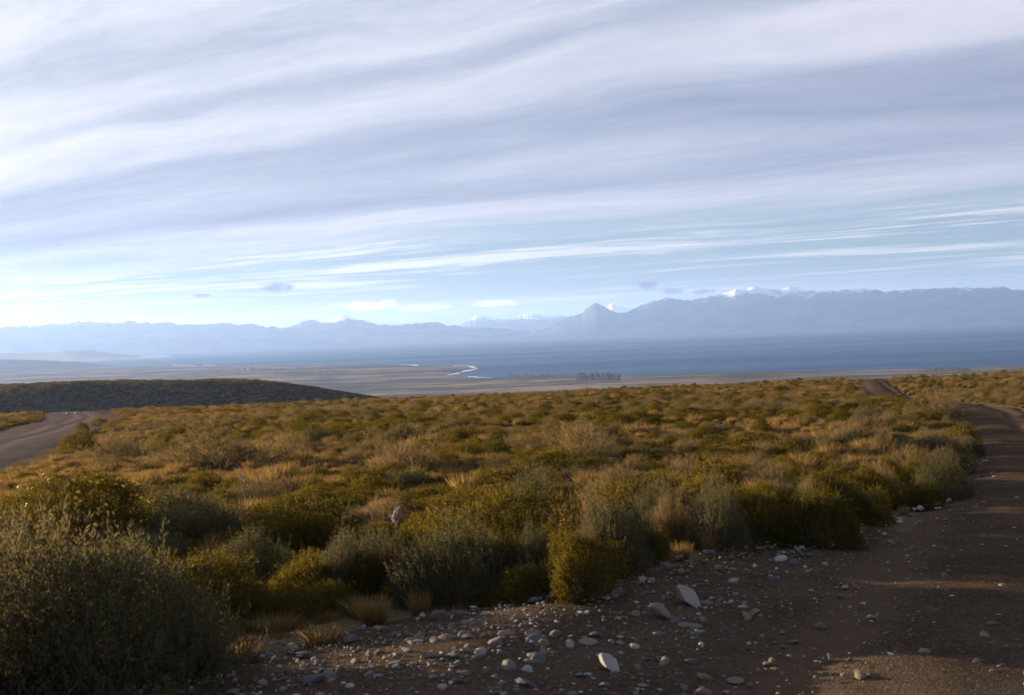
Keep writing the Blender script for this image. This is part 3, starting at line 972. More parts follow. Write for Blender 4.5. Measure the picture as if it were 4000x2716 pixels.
# shrubs the photograph lets one pick out: kind, px, base py, half width px, top py, fine?, label
KNOWN = [
    ('sage', 90, 2790, 500, 2110, 1, 'big silvery grey shrub filling the bottom left corner'),
    ('sage', 470, 2750, 380, 2230, 1, 'grey-green shrub bulging right of the big corner shrub'),
    ('sage', 720, 2665, 170, 2430, 1, 'low grey shrub spilling onto the gravel beside the corner shrub'),
    ('cushion', 735, 2450, 290, 2140, 1, 'dark olive dome shrub behind the grey corner shrubs'),
    ('cushion', 300, 2170, 270, 1850, 1, 'large dark shrub dotted with yellow flowers at the left edge'),
    ('cushion', 90, 2090, 170, 1925, 1, 'olive shrub peeping over the big grey corner shrub'),
    ('sage', 760, 2150, 170, 1985, 1, 'blue-grey wispy shrub right of the yellow-flowered shrub'),
    ('cushion', 1165, 2200, 180, 1990, 1, 'yellow-green rounded shrub with glowing rim above the olive dome'),
    ('sage', 1000, 2300, 125, 2100, 1, 'upright wispy grey shrub between olive domes'),
    ('cushion', 1235, 2365, 160, 2160, 1, 'small very dark green shrub beside the wispy grey one'),
    ('sage', 1480, 2330, 170, 2100, 1, 'pale-tipped shrub at the left end of the front row'),
    ('sage', 1770, 2375, 200, 2110, 1, 'silver-topped shrub with a dark hollow base facing the gravel'),
    ('cushion', 2000, 2290, 265, 1915, 1, 'tallest dome shrub in the middle of the front row'),
    ('sage', 2080, 2100, 150, 1890, 1, 'silver feathery shrub crowning the tallest dome'),
    ('cushion', 2275, 2365, 150, 2075, 1, 'deep green round shrub leaning over the gravel in the middle'),
    ('cushion', 2090, 2360, 140, 2190, 1, 'low ochre-green shrub at the foot of the tallest dome'),
    ('sage', 2380, 2270, 150, 1995, 1, 'bright silver shrub with upright spikes right of the deep green one'),
    ('cushion', 2500, 2215, 110, 2040, 1, 'narrow dark shrub between the two spiky silver shrubs'),
    ('sage', 2590, 2120, 105, 1905, 1, 'spiky cream-tipped shrub behind the front row'),
    ('brown', 2400, 1990, 150, 1815, 1, 'rounded shrub with pinkish dry top in the middle of the field'),
    ('brown', 2660, 2130, 90, 1985, 1, 'brownish grey shrub above the golden grass tufts'),
    ('sage', 2810, 2160, 110, 1935, 1, 'loose grey shrub beside the golden grass tufts'),
    ('cushion', 2960, 2140, 130, 1930, 1, 'broad olive shrub left of the darkest verge shrub'),
    ('cushion', 3170, 2150, 165, 1885, 1, 'darkest large shrub on the stony verge'),
    ('brown', 3080, 2030, 120, 1880, 1, 'dry brown shrub behind the darkest verge shrub'),
    ('cushion', 3380, 2050, 110, 1905, 1, 'small olive shrub right of the darkest verge shrub'),
    ('cushion', 3575, 2000, 105, 1890, 1, 'golden-topped rounded shrub on the verge by the track'),
    ('sage', 3685, 1965, 95, 1815, 1, 'blue-grey shrub at the track edge behind the golden one'),
    ('cushion', 3490, 1900, 110, 1815, 1, 'bright green cushion left of the blue-grey track shrub'),
    ('cushion', 2850, 1885, 110, 1810, 1, 'green cushion standing out in the right half of the field'),
    ('brown', 3620, 1655, 70, 1590, 1, 'dark brown shrub before the sunlit bend of the track'),
    ('brown', 3700, 1650, 60, 1548, 1, 'tall reddish twiggy shrub at the sunlit bend of the track'),
    ('cushion', 3770, 1735, 60, 1650, 1, 'dark cushion overhanging the far end of the track'),
    ('cushion', 3690, 1705, 70, 1655, 1, 'low dark cushion in the row before the bend'),
    ('sage', 3800, 1790, 45, 1700, 1, 'grey-green shrub hanging over the track edge'),
    ('cushion', 3740, 1860, 60, 1765, 1, 'dark olive shrub on the track edge above the blue-grey one'),
    ('brown', 860, 1840, 185, 1700, 1, 'wide tawny twiggy shrub in the left of the field'),
    ('brown', 1130, 1795, 90, 1705, 1, 'dark brown shrub right of the wide tawny one'),
    ('brown', 445, 1810, 105, 1705, 1, 'round brown twiggy shrub near the gravel road'),
    ('cushion', 310, 1775, 65, 1685, 1, 'layered bright green shrub at the gravel road edge'),
    ('cushion', 402, 1668, 36, 1637, 1, 'neat dark dome shrub beside the gravel road'),
    ('cushion', 325, 1690, 26, 1648, 1, 'small upright dark shrub next to the neat dome by the gravel road'),
    ('brown', 1600, 1865, 130, 1725, 1, 'round russet twiggy shrub left of centre in the field'),
    ('brown', 2290, 1825, 135, 1692, 1, 'dark chestnut twiggy shrub in the centre of the field'),
    ('sage', 2495, 1808, 75, 1738, 1, 'round grey shrub beside the dark chestnut one'),
    ('cushion', 2440, 1520, 15, 1507, 1, 'lone dark shrub on the brow in front of the plain'),
    ('sage', 1560, 1930, 120, 1850, 1, 'pale wispy shrub below the russet one'),
    ('cushion', 1300, 2010, 120, 1925, 1, 'yellowish shrub among dry twigs left of centre'),
    ('brown', 1500, 2060, 150, 1950, 1, 'dry twiggy shrub around the bleached dead branch'),
    ('brown', 980, 1990, 170, 1885, 1, 'dry twiggy shrub around the bare upright stalk'),
]
CUTS = (' filling', ' bulging', ' spilling', ' behind', ' at the', ' right of', ' left of', ' with', ' between', ' beside', ' facing', ' in the', ' crowning',
        ' leaning', ' on the', ' by the', ' standing', ' before', ' dotted', ' peeping', ' above', ' overhanging', ' hanging', ' near', ' next', ' among', ' below',
        ' around', ' under', ' over the', ' lying', ' touching', ' half', ' against', ' high', ' cut', ' from')


def short(lab):
    k = min([lab.find(c) for c in CUTS if lab.find(c) > 0] + [len(lab)])
    return lab[:k]


ONES = ['first', 'second', 'third', 'fourth', 'fifth', 'sixth', 'seventh', 'eighth', 'ninth', 'tenth', 'eleventh', 'twelfth', 'thirteenth', 'fourteenth',
        'fifteenth', 'sixteenth', 'seventeenth', 'eighteenth', 'nineteenth']
TENS = {2: 'twent', 3: 'thirt', 4: 'fort', 5: 'fift', 6: 'sixt'}


def ordinal(k):
    if k < 20:
        return ONES[k - 1]
    t_, u_ = divmod(k, 10)
    return TENS[t_] + ('ieth' if u_ == 0 else 'y-' + ONES[u_ - 1])


def name_by_landmark(objs, marks, phrase):
    """objs: list of (object, kind words, x, y); marks: list of (short name, x, y). Counted outwards from the nearest landmark."""
    table = {}
    for o, kw, x, y in objs:
        best = min(marks, key=lambda m_: ((m_[1] - x) ** 2 + (m_[2] - y) ** 2))
        ax, ay = x / y - best[1] / best[2], math.hypot(x, y) - math.hypot(best[1], best[2])
        side = ax * best[2]
        rel = ('right of' if side > 0 else 'left of') if abs(side) >= abs(ay) * 0.7 else ('behind' if ay > 0 else 'in front of')
        table.setdefault((kw, rel, best[0]), []).append(((x - best[1]) ** 2 + (y - best[2]) ** 2, o))
    for (kw, rel, bn), lst in table.items():
        lst.sort(key=lambda q: q[0])
        for k, (_, o) in enumerate(lst):
            lb = phrase % (ordinal(k + 1), kw, rel, bn)
            o['label'] = lb if len(lb.replace('-', ' ').split()) <= 16 else ' '.join(w_ for w_ in lb.split() if w_ not in ('small', 'low', 'the', 'out'))


fi = 0
MARKS = []
flower_host = None
for kind, px, pyb, hw, pyt, fine_, lab in KNOWN:
    x, y = ground_at(px, min(pyb, 2716 + 120))
    d = math.hypot(x, y)
    rx = hw * d / FPX
    dep = rx * 0.7
    x, y = x * (1 + dep / d), y * (1 + dep / d)
    d2_ = d + dep
    rx = hw * d2_ / FPX / 0.78
    top = EYE + ray(px, pyt).z / math.hypot(ray(px, pyt).x, ray(px, pyt).y) * (d2_ - 0.1 * rx)
    h = max(0.15, (top - hgt(x, y) + 0.03)) / (1.0 if kind == 'sage' else 0.95)
    if d2_ < 22:
        var = FINE[kind][fi % len(FINE[kind])]
    else:
        var = fi % NV[kind]
    fi += 1
    o = plant(kind, var, x, y, rx, h, lab, ry=rx * random.uniform(0.8, 1.0))
    MARKS.append((short(lab), x, y))
    if 'yellow flowers' in lab:
        flower_host = o

# yellow flower heads on one shrub
g = np.random.default_rng(5)
fv = [(0, 0, 0.25)] + [(math.cos(2 * math.pi * k / 7), math.sin(2 * math.pi * k / 7), 0.0) for k in range(7)]
ff = [(0, 1 + k, 1 + (k + 1) % 7) for k in range(7)]
flower_me = mesh_np('flower_head', fv, ff, MAT['yellow_petals'])
for dv in dome_dirs(90, g, 0.25):
    c = dv * (0.9 + g.uniform(-0.03, 0.16))
    fo = link('flower_head', flower_me, flower_host, c, 0, (0.024, 0.024, 0.024))
    fo.rotation_euler = Vector(unit(dv + g.normal(size=3) * 0.5)).to_track_quat('Z', 'X').to_euler()

# golden grass tufts along the shoulder
for px, py, hw, pyt, lab in [
        (2660, 2195, 62, 2115, 'glowing golden grass tuft lying low at the bend of the shoulder'), (2770, 2170, 40, 2075, 'upright golden grass tuft beside the low glowing one'),
        (1460, 2450, 95, 2330, 'ochre grass tuft in front of the front row of shrubs'), (1640, 2410, 62, 2310, 'small round ochre tuft under the silver-topped shrub'),
        (1260, 2540, 120, 2440, 'wide rusty grass tuft at the edge of the gravel'), (960, 2600, 110, 2500, 'rusty grass tuft beside the grey corner shrubs'),
        (1080, 2480, 120, 2400, 'shaded brown grass tuft behind the rusty ones'), (880, 2530, 90, 2450, 'dull brown tuft at the foot of the dark olive dome'),
        (3530, 2015, 26, 1975, 'tiny orange tuft under the golden-topped shrub')]:
    x, y = ground_at(px, py)
    d = math.hypot(x, y)
    r_ = hw * d / FPX
    plant('tuft', fi % 2, x * (1 + r_ * 0.6 / d), y * (1 + r_ * 0.6 / d), r_ * 1.1, (py - pyt) * d / FPX * 1.15 + 0.03, lab)
    fi += 1

gt = np.random.default_rng(15)
ti = 0
for k in range(26):
    px = 800 + 36 * k + gt.uniform(-10, 10)
    py = np.interp(px, [800, 1250, 1500, 1750], [2600, 2470, 2400, 2370]) - gt.uniform(5, 90)
    x, y = ground_at(px, py)
    r_ = gt.uniform(0.07, 0.15)
    plant('tuft', k % 2, x, y, r_, r_ * gt.uniform(0.8, 1.4), '%s small rusty tuft from the left along the foot of the front shrubs' % ordinal(k + 1), 'small rusty tufts along the gravel edge')


# ------------------------------------------------------------------ the field of scrub
def scatter(rmin, rmax, azmin, azmax, n, g):
    r = np.sqrt(g.uniform(rmin ** 2, rmax ** 2, n))
    a = np.radians(g.uniform(azmin, azmax, n))
    return r * np.sin(a), r * np.cos(a)


def thin(x, y, rad, px, py, prad, fac=0.62):
    """drop candidates that crowd earlier ones (grid hash)"""
    cell = 1.0
    keep, grid = [], {}
    for a, b, c in zip(px, py, prad):
        grid.setdefault((int(a // cell), int(b // cell)), []).append((a, b, c))
    for k in range(len(x)):
        cx, cyy = int(x[k] // cell), int(y[k] // cell)
        ok = True
        for ix in (cx - 1, cx, cx + 1):
            for iy in (cyy - 1, cyy, cyy + 1):
                for (a, b, c) in grid.get((ix, iy), ()):
                    if (a - x[k]) ** 2 + (b - y[k]) ** 2 < (fac * (c + rad[k])) ** 2:
                        ok = False
                        break
                if not ok:
                    break
            if not ok:
                break
        if ok:
            keep.append(k)
            grid.setdefault((cx, cyy), []).append((x[k], y[k], rad[k]))
    return np.array(keep, int)


g = np.random.default_rng(99)
fx, fy = [], []
for rmin, rmax, n in ((6.0, 30, 10000), (30, 80, 34000), (80, 150, 36000), (150, 260, 24000)):
    a, b = scatter(rmin, rmax, -34, 31, n, g)
    fx.append(a); fy.append(b)
a, b = scatter(4.0, 30, -75, -34, 900, g)
fx.append(a); fy.append(b)
fx, fy = np.concatenate(fx), np.concatenate(fy)
rr = np.hypot(fx, fy)
rad = np.clip(np.exp(g.normal(-1.30, 0.40, len(fx))), 0.14, 0.66) * (1 - 0.12 * smooth(40, 120, rr))
ok = ~in_track(fx, fy, 0.0) & ~in_track(fx - rad, fy, 0.1) & ~in_track(fx + rad * 0.7, fy - rad * 0.3, 0.05) & ~in_lroad(fx, fy, 0.3)
# nothing in front of the surveyed front row
ok &= ~((rr < 6.6) & (np.degrees(np.arctan2(fx, fy)) > -30)) & ~((rr < 9.1) & (np.degrees(np.arctan2(fx, fy)) > -13.5))
rad = np.where(rr < 10, np.minimum(rad, 0.34), rad)
ok &= (fbm(fx / 6.0, fy / 6.0, 3, 131) > -0.62) | (rr < 12)
fx, fy, rad, rr = fx[ok], fy[ok], rad[ok], rr[ok]
pxs_, pys_, prs_ = zip(*PLACED)
k = thin(fx, fy, rad, pxs_, pys_, [p * 0.5 for p in prs_], 0.40)
fx, fy, rad, rr = fx[k], fy[k], rad[k], rr[k]
patch = fbm(fx / 9.0, fy / 9.0, 3, 55) + g.normal(0, 0.55, len(fx))
kindv = np.where(patch < 0.22, 0, np.where(patch < 0.78, 2, 1))         # 0 cushion 1 sage 2 brown
hts = rad * np.clip(np.exp(g.normal(-0.36, 0.28, len(fx))), 0.4, 1.15) * np.where(kindv == 0, 0.95, 1.0)
hts = hts * np.where((np.degrees(np.arctan2(fx, fy)) < -16) & (rr > 14) & (rr < 60), 0.6, 1.0)
KN = ('cushion', 'sage', 'brown')
LAB = {'cushion': 'low olive cushion shrub crowded among many in the sunlit scrub field', 'sage': 'low grey shrub crowded among many in the sunlit scrub field',
       'brown': 'low dry brown shrub crowded among many in the sunlit scrub field'}
GRP = {'cushion': 'olive cushion shrubs of the scrub field', 'sage': 'grey shrubs of the scrub field', 'brown': 'brown twiggy shrubs of the scrub field'}
order = np.argsort(rr / rad)
quota = {'cushion': 230, 'sage': 150, 'brown': 230}
left = []
FIELD = []
KW = {'cushion': 'low olive cushion shrub', 'sage': 'low grey shrub', 'brown': 'dry brown shrub'}
az_deg = np.degrees(np.arctan2(fx, fy))
for k in order:
    kd = KN[kindv[k]]
    if quota[kd] > 0 and -23.5 < az_deg[k] < 23.5:
        quota[kd] -= 1
        FIELD.append((plant(kd, int(g.integers(NV[kd])), fx[k], fy[k], rad[k], hts[k], LAB[kd], GRP[kd], ry=rad[k] * g.uniform(0.62, 1.0)), KW[kd], fx[k], fy[k]))
    else:
        left.append(k)
left = np.array(left)
gh = np.random.default_rng(404)
hpx = 1330.0
while hpx < 3640:
    pyb = float(np.interp(hpx, [1330, 1750, 2250, 2450, 2620, 2900, 3250, 3450, 3650], [2385, 2350, 2345, 2270, 2150, 2130, 2090, 1990, 1950]))
    x, y = ground_at(hpx, pyb - gh.uniform(10, 45))
    d = math.hypot(x, y)
    kd = gh.choice(['cushion', 'cushion', 'sage', 'brown'])
    r_ = gh.uniform(0.20, 0.34)
    x, y = x * (1 + r_ * 0.9 / d), y * (1 + r_ * 0.9 / d)
    FIELD.append((plant(kd, FINE[kd][0], x, y, r_, gh.uniform(0.38, 0.58), LAB[kd], GRP[kd], ry=r_ * gh.uniform(0.8, 1.0)), KW[kd], x, y))
    hpx += gh.uniform(60, 110) * 8.5 / d * 1.1
name_by_landmark(FIELD, MARKS, '%s %s out %s the %s')


def gn_scatter(name, pts, rotz, scl, idx, sources, label, cat):
    """one object: vertices with attributes, instances of the listed objects"""
    me = bpy.data.meshes.new(name)
    me.vertices.add(len(pts))
    me.vertices.foreach_set('co', np.asarray(pts, np.float32).ravel())
    a = me.attributes.new('rz', 'FLOAT', 'POINT'); a.data.foreach_set('value', np.asarray(rotz, np.float32))
    a = me.attributes.new('sc', 'FLOAT_VECTOR', 'POINT'); a.data.foreach_set('vector', np.asarray(scl, np.float32).ravel())
    a = me.attributes.new('ix', 'INT', 'POINT'); a.data.foreach_set('value', np.asarray(idx, np.int32))
    o = link(name, me)
    ng = bpy.data.node_groups.new(name, 'GeometryNodeTree')
    ng.interface.new_socket('Geometry', in_out='INPUT', socket_type='NodeSocketGeometry')
    ng.interface.new_socket('Geometry', in_out='OUTPUT', socket_type='NodeSocketGeometry')
    nn, ll = ng.nodes, ng.links
    gi, go = nn.new('NodeGroupInput'), nn.new('NodeGroupOutput')
    iop = nn.new('GeometryNodeInstanceOnPoints')
    jn = nn.new('GeometryNodeJoinGeometry')
    for s in reversed(sources):
        oi = nn.new('GeometryNodeObjectInfo')
        oi.transform_space = 'ORIGINAL'
        oi.inputs['Object'].default_value = s
        oi.inputs['As Instance'].default_value = True
        ll.new(oi.outputs['Geometry'], jn.inputs[0])
    def attr(nm, typ):
        nd = nn.new('GeometryNodeInputNamedAttribute')
        nd.data_type = typ
        nd.inputs['Name'].default_value = nm
        return nd.outputs[0]
    cx = nn.new('ShaderNodeCombineXYZ')
    ll.new(attr('rz', 'FLOAT'), cx.inputs[2])
    ll.new(gi.outputs[0], iop.inputs['Points'])
    ll.new(jn.outputs[0], iop.inputs['Instance'])
    iop.inputs['Pick Instance'].default_value = True
    ll.new(attr('ix', 'INT'), iop.inputs['Instance Index'])
    ll.new(cx.outputs[0], iop.inputs['Rotation'])
    ll.new(attr('sc', 'FLOAT_VECTOR'), iop.inputs['Scale'])
    ll.new(iop.outputs[0], go.inputs[0])
    md = o.modifiers.new('scatter', 'NODES')
    md.node_group = ng
    return tag(o, label, cat, kind='stuff')


SRC_KEYS = [('cushion', 0), ('cushion', 1), ('cushion', 2), ('sage', 0), ('sage', 1), ('brown', 0), ('brown', 1)]
SRC = [FIRST[k] for k in SRC_KEYS]
lx, ly = fx[left], fy[left]
lz = height(lx, ly) - 0.03
pick = np.where(kindv[left] == 0, g.integers(0, 3, len(left)), np.where(kindv[left] == 1, 3 + g.integers(0, 2, len(left)), 5 + g.integers(0, 2, len(left))))
gn_scatter('scrub', np.stack([lx, ly, lz], 1), g.uniform(0, 6.28, len(left)), np.stack([rad[left], rad[left] * g.uniform(0.6, 1.0, len(left)), hts[left]], 1), pick, SRC,
           'low mixed scrub carpeting the slope out to the brow', 'scrub')

# dry golden grass between the shrubs
TX, TY = [], []
for rmin, rmax, n in ((8, 35, 5200), (35, 110, 12000), (110, 230, 9000)):
    a, b = scatter(rmin, rmax, -32, 30, n, g)
    TX.append(a); TY.append(b)
TX, TY = np.concatenate(TX), np.concatenate(TY)
kn = np.array([(p[0], p[1], p[2]) for p in PLACED[:90]])
near_known = np.min(np.hypot(TX[:, None] - kn[None, :, 0], TY[:, None] - kn[None, :, 1]) / kn[None, :, 2], axis=1) < 1.15
ok = ~near_known & ~in_track(TX, TY, 0.05) & ~in_lroad(TX, TY, 0.2) & (fbm(TX / 7, TY / 7, 2, 71) + g.normal(0, 0.4, len(TX)) > -0.25)
TX, TY = TX[ok], TY[ok]
tr_ = np.clip(np.exp(g.normal(-1.75, 0.3, len(TX))), 0.08, 0.4) * (1 + 0.6 * smooth(40, 160, np.hypot(TX, TY)))
gn_scatter('dry_grass', np.stack([TX, TY, height(TX, TY) - 0.01], 1), g.uniform(0, 6.28, len(TX)), np.stack([tr_, tr_, tr_ * g.uniform(0.7, 1.3, len(TX))], 1),
           g.integers(0, 2, len(TX)), [FIRST[('tuft', 0)], FIRST[('tuft', 1)]], 'dry golden grass growing between the shrubs of the field', 'grass')

# scrub on the dark ridge
nn_ = 22000
qi = g.uniform(0.2, len(hfr) - 5.0, nn_); qj = g.uniform(50, len(hx) - 22, nn_)
i0, j0 = qi.astype(int), qj.astype(int)
u_, v_ = (qi - i0)[:, None], (qj - j0)[:, None]
HGp = HG[i0, j0] * (1 - u_) * (1 - v_) + HG[i0 + 1, j0] * u_ * (1 - v_) + HG[i0, j0 + 1] * (1 - u_) * v_ + HG[i0 + 1, j0 + 1] * u_ * v_
keep_ = np.ones(len(HGp), bool)
HGp = HGp[keep_]
nn_ = len(HGp)
hr = np.clip(np.exp(g.normal(-0.5, 0.35, nn_)), 0.3, 1.4)
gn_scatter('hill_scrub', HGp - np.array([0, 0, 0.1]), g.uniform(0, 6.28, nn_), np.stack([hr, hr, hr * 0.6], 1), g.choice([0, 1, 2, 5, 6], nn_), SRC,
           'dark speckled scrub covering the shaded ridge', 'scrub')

# ------------------------------------------------------------------ dead wood
def dead_branch(px, py, pyt, seed, mat, label, spread=0.5, n=7):
    g = np.random.default_rng(seed)
    x, y = ground_at(px, py)
    d = math.hypot(x, y)
    H = (py - pyt) * d / FPX
    paths, rads = [], []
    trunk = np.array([[0, 0, -0.05], [0.02, 0, 0.3 * H], [-0.03, 0.02, 0.62 * H], [0.05 * H, 0.0, H]])
    paths.append(trunk); rads.append(np.array([0.011, 0.009, 0.007, 0.003]))
    for k in range(n):
        f = g.uniform(0.25, 0.85)
        b = trunk[0] + (trunk[3] - trunk[0]) * f
        dr = np.array([g.normal() * spread, g.normal() * spread * 0.6, g.uniform(0.5, 1.0)]) * H * 0.4
        p = np.array([b, b + dr * 0.5 + g.normal(size=3) * 0.02, b + dr])
        paths.append(p); rads.append(np.array([0.006, 0.005, 0.002]))
        p2 = np.array([b + dr * 0.5, b + dr * 0.75 + g.normal(size=3) * 0.05 * H, b + dr * 0.9 + g.normal(size=3) * 0.12 * H])
        paths.append(p2); rads.append(np.array([0.004, 0.003, 0.0015]))
    v, f = tubes(paths, rads, 5)
    o = link('dead_branch', mesh_np('dead_branch', v, f, mat, True), None, (x, y, hgt(x, y)))
    tag(o, label, 'dead branch')


dead_branch(1545, 2100, 1985, 3, MAT['pale_deadwood'], 'bleached white dead branch forking up out of the twigs')
dead_branch(960, 2010, 1860, 4, MAT['dark_deadwood'], 'bare upright dead stalk with a bent top', 0.35, 4)
for k, (px, py, pyt, lab) in enumerate([(2900, 1990, 1925, 'thin grey dead twigs poking up right of the golden grass'), (2130, 1930, 1862, 'grey dead twigs behind the tallest dome'),
                                        (680, 1960, 1890, 'dead twigs left of the bare upright stalk'), (1820, 2010, 1935, 'fan of dead twigs left of the tallest dome'),
                                        (3300, 1870, 1818, 'dead twigs among the cushions near the track'), (1230, 1890, 1835, 'bleached twigs below the wide tawny shrub')]):
    dead_branch(px, py, pyt, 40 + k, MAT['pale_deadwood' if k % 2 else 'dark_deadwood'], lab, 0.6, 8)
dead_branch(860, 2290, 2250, 6, MAT['pale_deadwood'], 'short pale twig sticking out of the dark olive dome', 0.3, 2)

# small low rail with white ends beside the left road
x0, y0 = ground_at(262, 1622)
x1, y1 = ground_at(291, 1621)
ro = link('culvert_rail', None, None, ((x0 + x1) / 2, (y0 + y1) / 2, hgt((x0 + x1) / 2, (y0 + y1) / 2)))
tag(ro, 'low grey rail with two white end posts beside the gravel road', 'rail')
half = math.hypot(x1 - x0, y1 - y0) / 2
half = min(half, 0.75)


def box(cx, cy_, cz, sx, sy, sz, tap=0.85):
    v = []
    for z_, t_ in ((-1, 1.0), (0.8, 1.0), (1, tap)):
        for a, b in ((-1, -1), (1, -1), (1, 1), (-1, 1)):
            v.append((cx + a * sx * t_, cy_ + b * sy * t_, cz + z_ * sz))
    f = [(3, 2, 1, 0), (8, 9, 10, 11)]
    for l_ in (0, 4):
        for k in range(4):
            f.append((l_ + k, l_ + (k + 1) % 4, l_ + 4 + (k + 1) % 4, l_ + 4 + k))
    return np.array(v), np.array(f)


for sgn in (-1, 1):
    v, f = box(sgn * half, 0, 0.14, 0.085, 0.085, 0.17)
    link('post', mesh_np('post', v, f, MAT['white_paint']), ro)
v, f = box(0, 0, 0.2, half - 0.09, 0.04, 0.06)
link('rail', mesh_np('rail', v, f, MAT['grey_rail']), ro)

# ------------------------------------------------------------------ stones
def stone_mesh(seed, elong=1.0, flat=0.7):
    g = np.random.default_rng(seed)
    import bmesh
    bm = bmesh.new()
    bmesh.ops.create_icosphere(bm, subdivisions=2, radius=1.0)
    cuts = unit(g.normal(size=(7, 3)))
    cd = g.uniform(0.42, 0.82, 7)
    for vtx in bm.verts:
        p = np.array(vtx.co)
        for c, dd in zip(cuts, cd):
            q = float(p @ c)
            if q > dd:
                p = p - c * (q - dd) * 0.97
        p = p * (1 + 0.03 * g.normal())
        vtx.co = (p[0] * elong, p[1], p[2] * flat)
    me = bpy.data.meshes.new('stone')
    bm.to_mesh(me)
    bm.free()
    me.polygons.foreach_set('use_smooth', np.full(len(me.polygons), seed % 2 == 0))
    return me


STM = {}
for mname in ('granite_white', 'stone_grey', 'stone_tan', 'stone_slate'):
    for s_ in range(3):
        m_ = stone_mesh(200 + s_ * 7 + len(mname), 1.0 + 0.22 * s_, 0.62 + 0.1 * s_)
        m_.materials.append(MAT[mname])
        STM[(mname, s_)] = m_
STONES = []


def stone(mname, var, x, y, a, b, c, rz, label, group=None, tilt=0.0, mesh=None):
    z = hgt(x, y) + 0.042
    o = link('stone', mesh or STM[(mname, var)], None, (x, y, z + c * 0.02), rz, (a, b, c))
    o.rotation_euler = (tilt, 0, rz)
    tag(o, label, 'stone', group)
    STONES.append((x, y, max(a, b)))
    return o


def big_stone(px, py, lw, lh, mname, var, label, ang=0.0, elong=False):
    """px,py centre; lw, lh apparent full width and height in photo pixels; ang lean in the picture (0 lying across)"""
    x, y = ground_at(px, py + lh * 0.35)
    d = math.hypot(x, y)
    k = d / FPX
    return stone(mname, var, x, y, lw * k * 0.5, max(lw, lh) * k * 0.42, lh * k * 0.72, ang, label)


BIG = [
    (2485, 2413, 44, 40, 'stone_tan', 0, 'buff stone beside the long grey rock', 0.0),
    (1985, 2615, 80, 68, 'stone_grey', 0, 'largest round grey-brown stone in the foreground gravel', 0.2),
    (1880, 2565, 55, 52, 'granite_white', 0, 'pale blunt stone left of the largest round one', 0.3),
    (2125, 2530, 56, 46, 'stone_tan', 0, 'pale brown egg-shaped stone in the gravel', 0.1),
    (2225, 2535, 44, 52, 'granite_white', 1, 'upright whitish stone right of the egg-shaped one', 1.2),
    (2295, 2525, 70, 46, 'stone_grey', 1, 'flat grey stone next to the upright whitish one', 0.1),
    (2330, 2495, 60, 50, 'stone_slate', 0, 'dark rounded stone behind the flat grey one', 0.0),
    (2020, 2430, 46, 44, 'stone_tan', 0, 'buff round stone near the shrubs in the middle', 0.3),
    (2095, 2580, 70, 40, 'stone_slate', 1, 'dark blue-grey stone between the pale ones', 0.2),
    (2125, 2570, 38, 28, 'stone_tan', 0, 'small buff pebble on the dark blue-grey stone', 0.4),
    (2075, 2605, 48, 24, 'stone_grey', 2, 'flat brown-grey stone under the dark blue-grey one', 0.1),
    (2580, 2495, 52, 36, 'stone_grey', 1, 'blue-grey stone on the right of the gravel', 2.7),
    (2478, 2545, 48, 34, 'granite_white', 0, 'light grey oval stone right of the long granite rock', 2.8),
    (2425, 2575, 26, 18, 'granite_white', 0, 'small white stone above the long granite rock', 0.0),
    (2730, 2420, 24, 18, 'granite_white', 0, 'small bright stone below the long rock', 0.3),
    (2865, 2285, 42, 26, 'granite_white', 1, 'white flat stone on the verge right of the long white rock', 0.2),
    (3050, 2195, 56, 32, 'granite_white', 1, 'whitish block under the darkest verge shrub', 0.4),
    (3255, 2145, 16, 14, 'granite_white', 0, 'tiny white stone on the verge slope', 0.0),
    (3455, 2098, 22, 18, 'granite_white', 0, 'small pale stone high on the verge slope', 0.0),
    (3515, 2050, 30, 20, 'granite_white', 0, 'pale stone on the verge below the golden-topped shrub', 0.2),
    (3492, 2030, 20, 14, 'granite_white', 0, 'small white stone touching the golden-topped shrub', 0.0),
    (3848, 2440, 30, 28, 'stone_grey', 0, 'lone round grey stone on the right of the track', 0.0),
    (2670, 2460, 44, 34, 'stone_grey', 1, 'dull grey stone below the long white rock', 0.1),
    (2700, 2605, 52, 36, 'stone_slate', 1, 'slate stone half sunk at the right of the gravel', 0.4),
    (2060, 2690, 90, 50, 'stone_slate', 2, 'long dark slab at the bottom edge', 2.6),
    (1730, 2708, 46, 30, 'granite_white', 0, 'white stone cut by the bottom edge', 0.2),
    (1370, 2705, 40, 30, 'granite_white', 0, 'pale stone at the bottom edge by the grey shrubs', 0.3),
    (1615, 2520, 56, 30, 'stone_tan', 1, 'tan stone left of centre in the gravel', 0.1),
    (1900, 2640, 40, 36, 'stone_grey', 0, 'grey stone below the pale blunt one', 0.5),
    (1680, 2580, 60, 40, 'stone_tan', 2, 'flat tan stone at the left of the gravel', 0.2),
    (2870, 2680, 66, 40, 'stone_grey', 1, 'grey stone at the bottom right of the gravel', 0.2),
    (2270, 2660, 60, 40, 'stone_slate', 0, 'dark stone in front of the long granite rock', 0.2),
    (1655, 2425, 26, 18, 'granite_white', 0, 'small pale stone near the ochre tufts', 0.0),
    (1895, 2415, 22, 18, 'granite_white', 0, 'small pale stone below the silver-topped shrub', 0.3),
]
LONG_MESH = {}
for mn, sd_ in (('granite_white', 901), ('stone_grey', 902)):
    LONG_MESH[mn] = stone_mesh(sd_, 1.0, 1.0)
    LONG_MESH[mn].materials.append(MAT[mn])


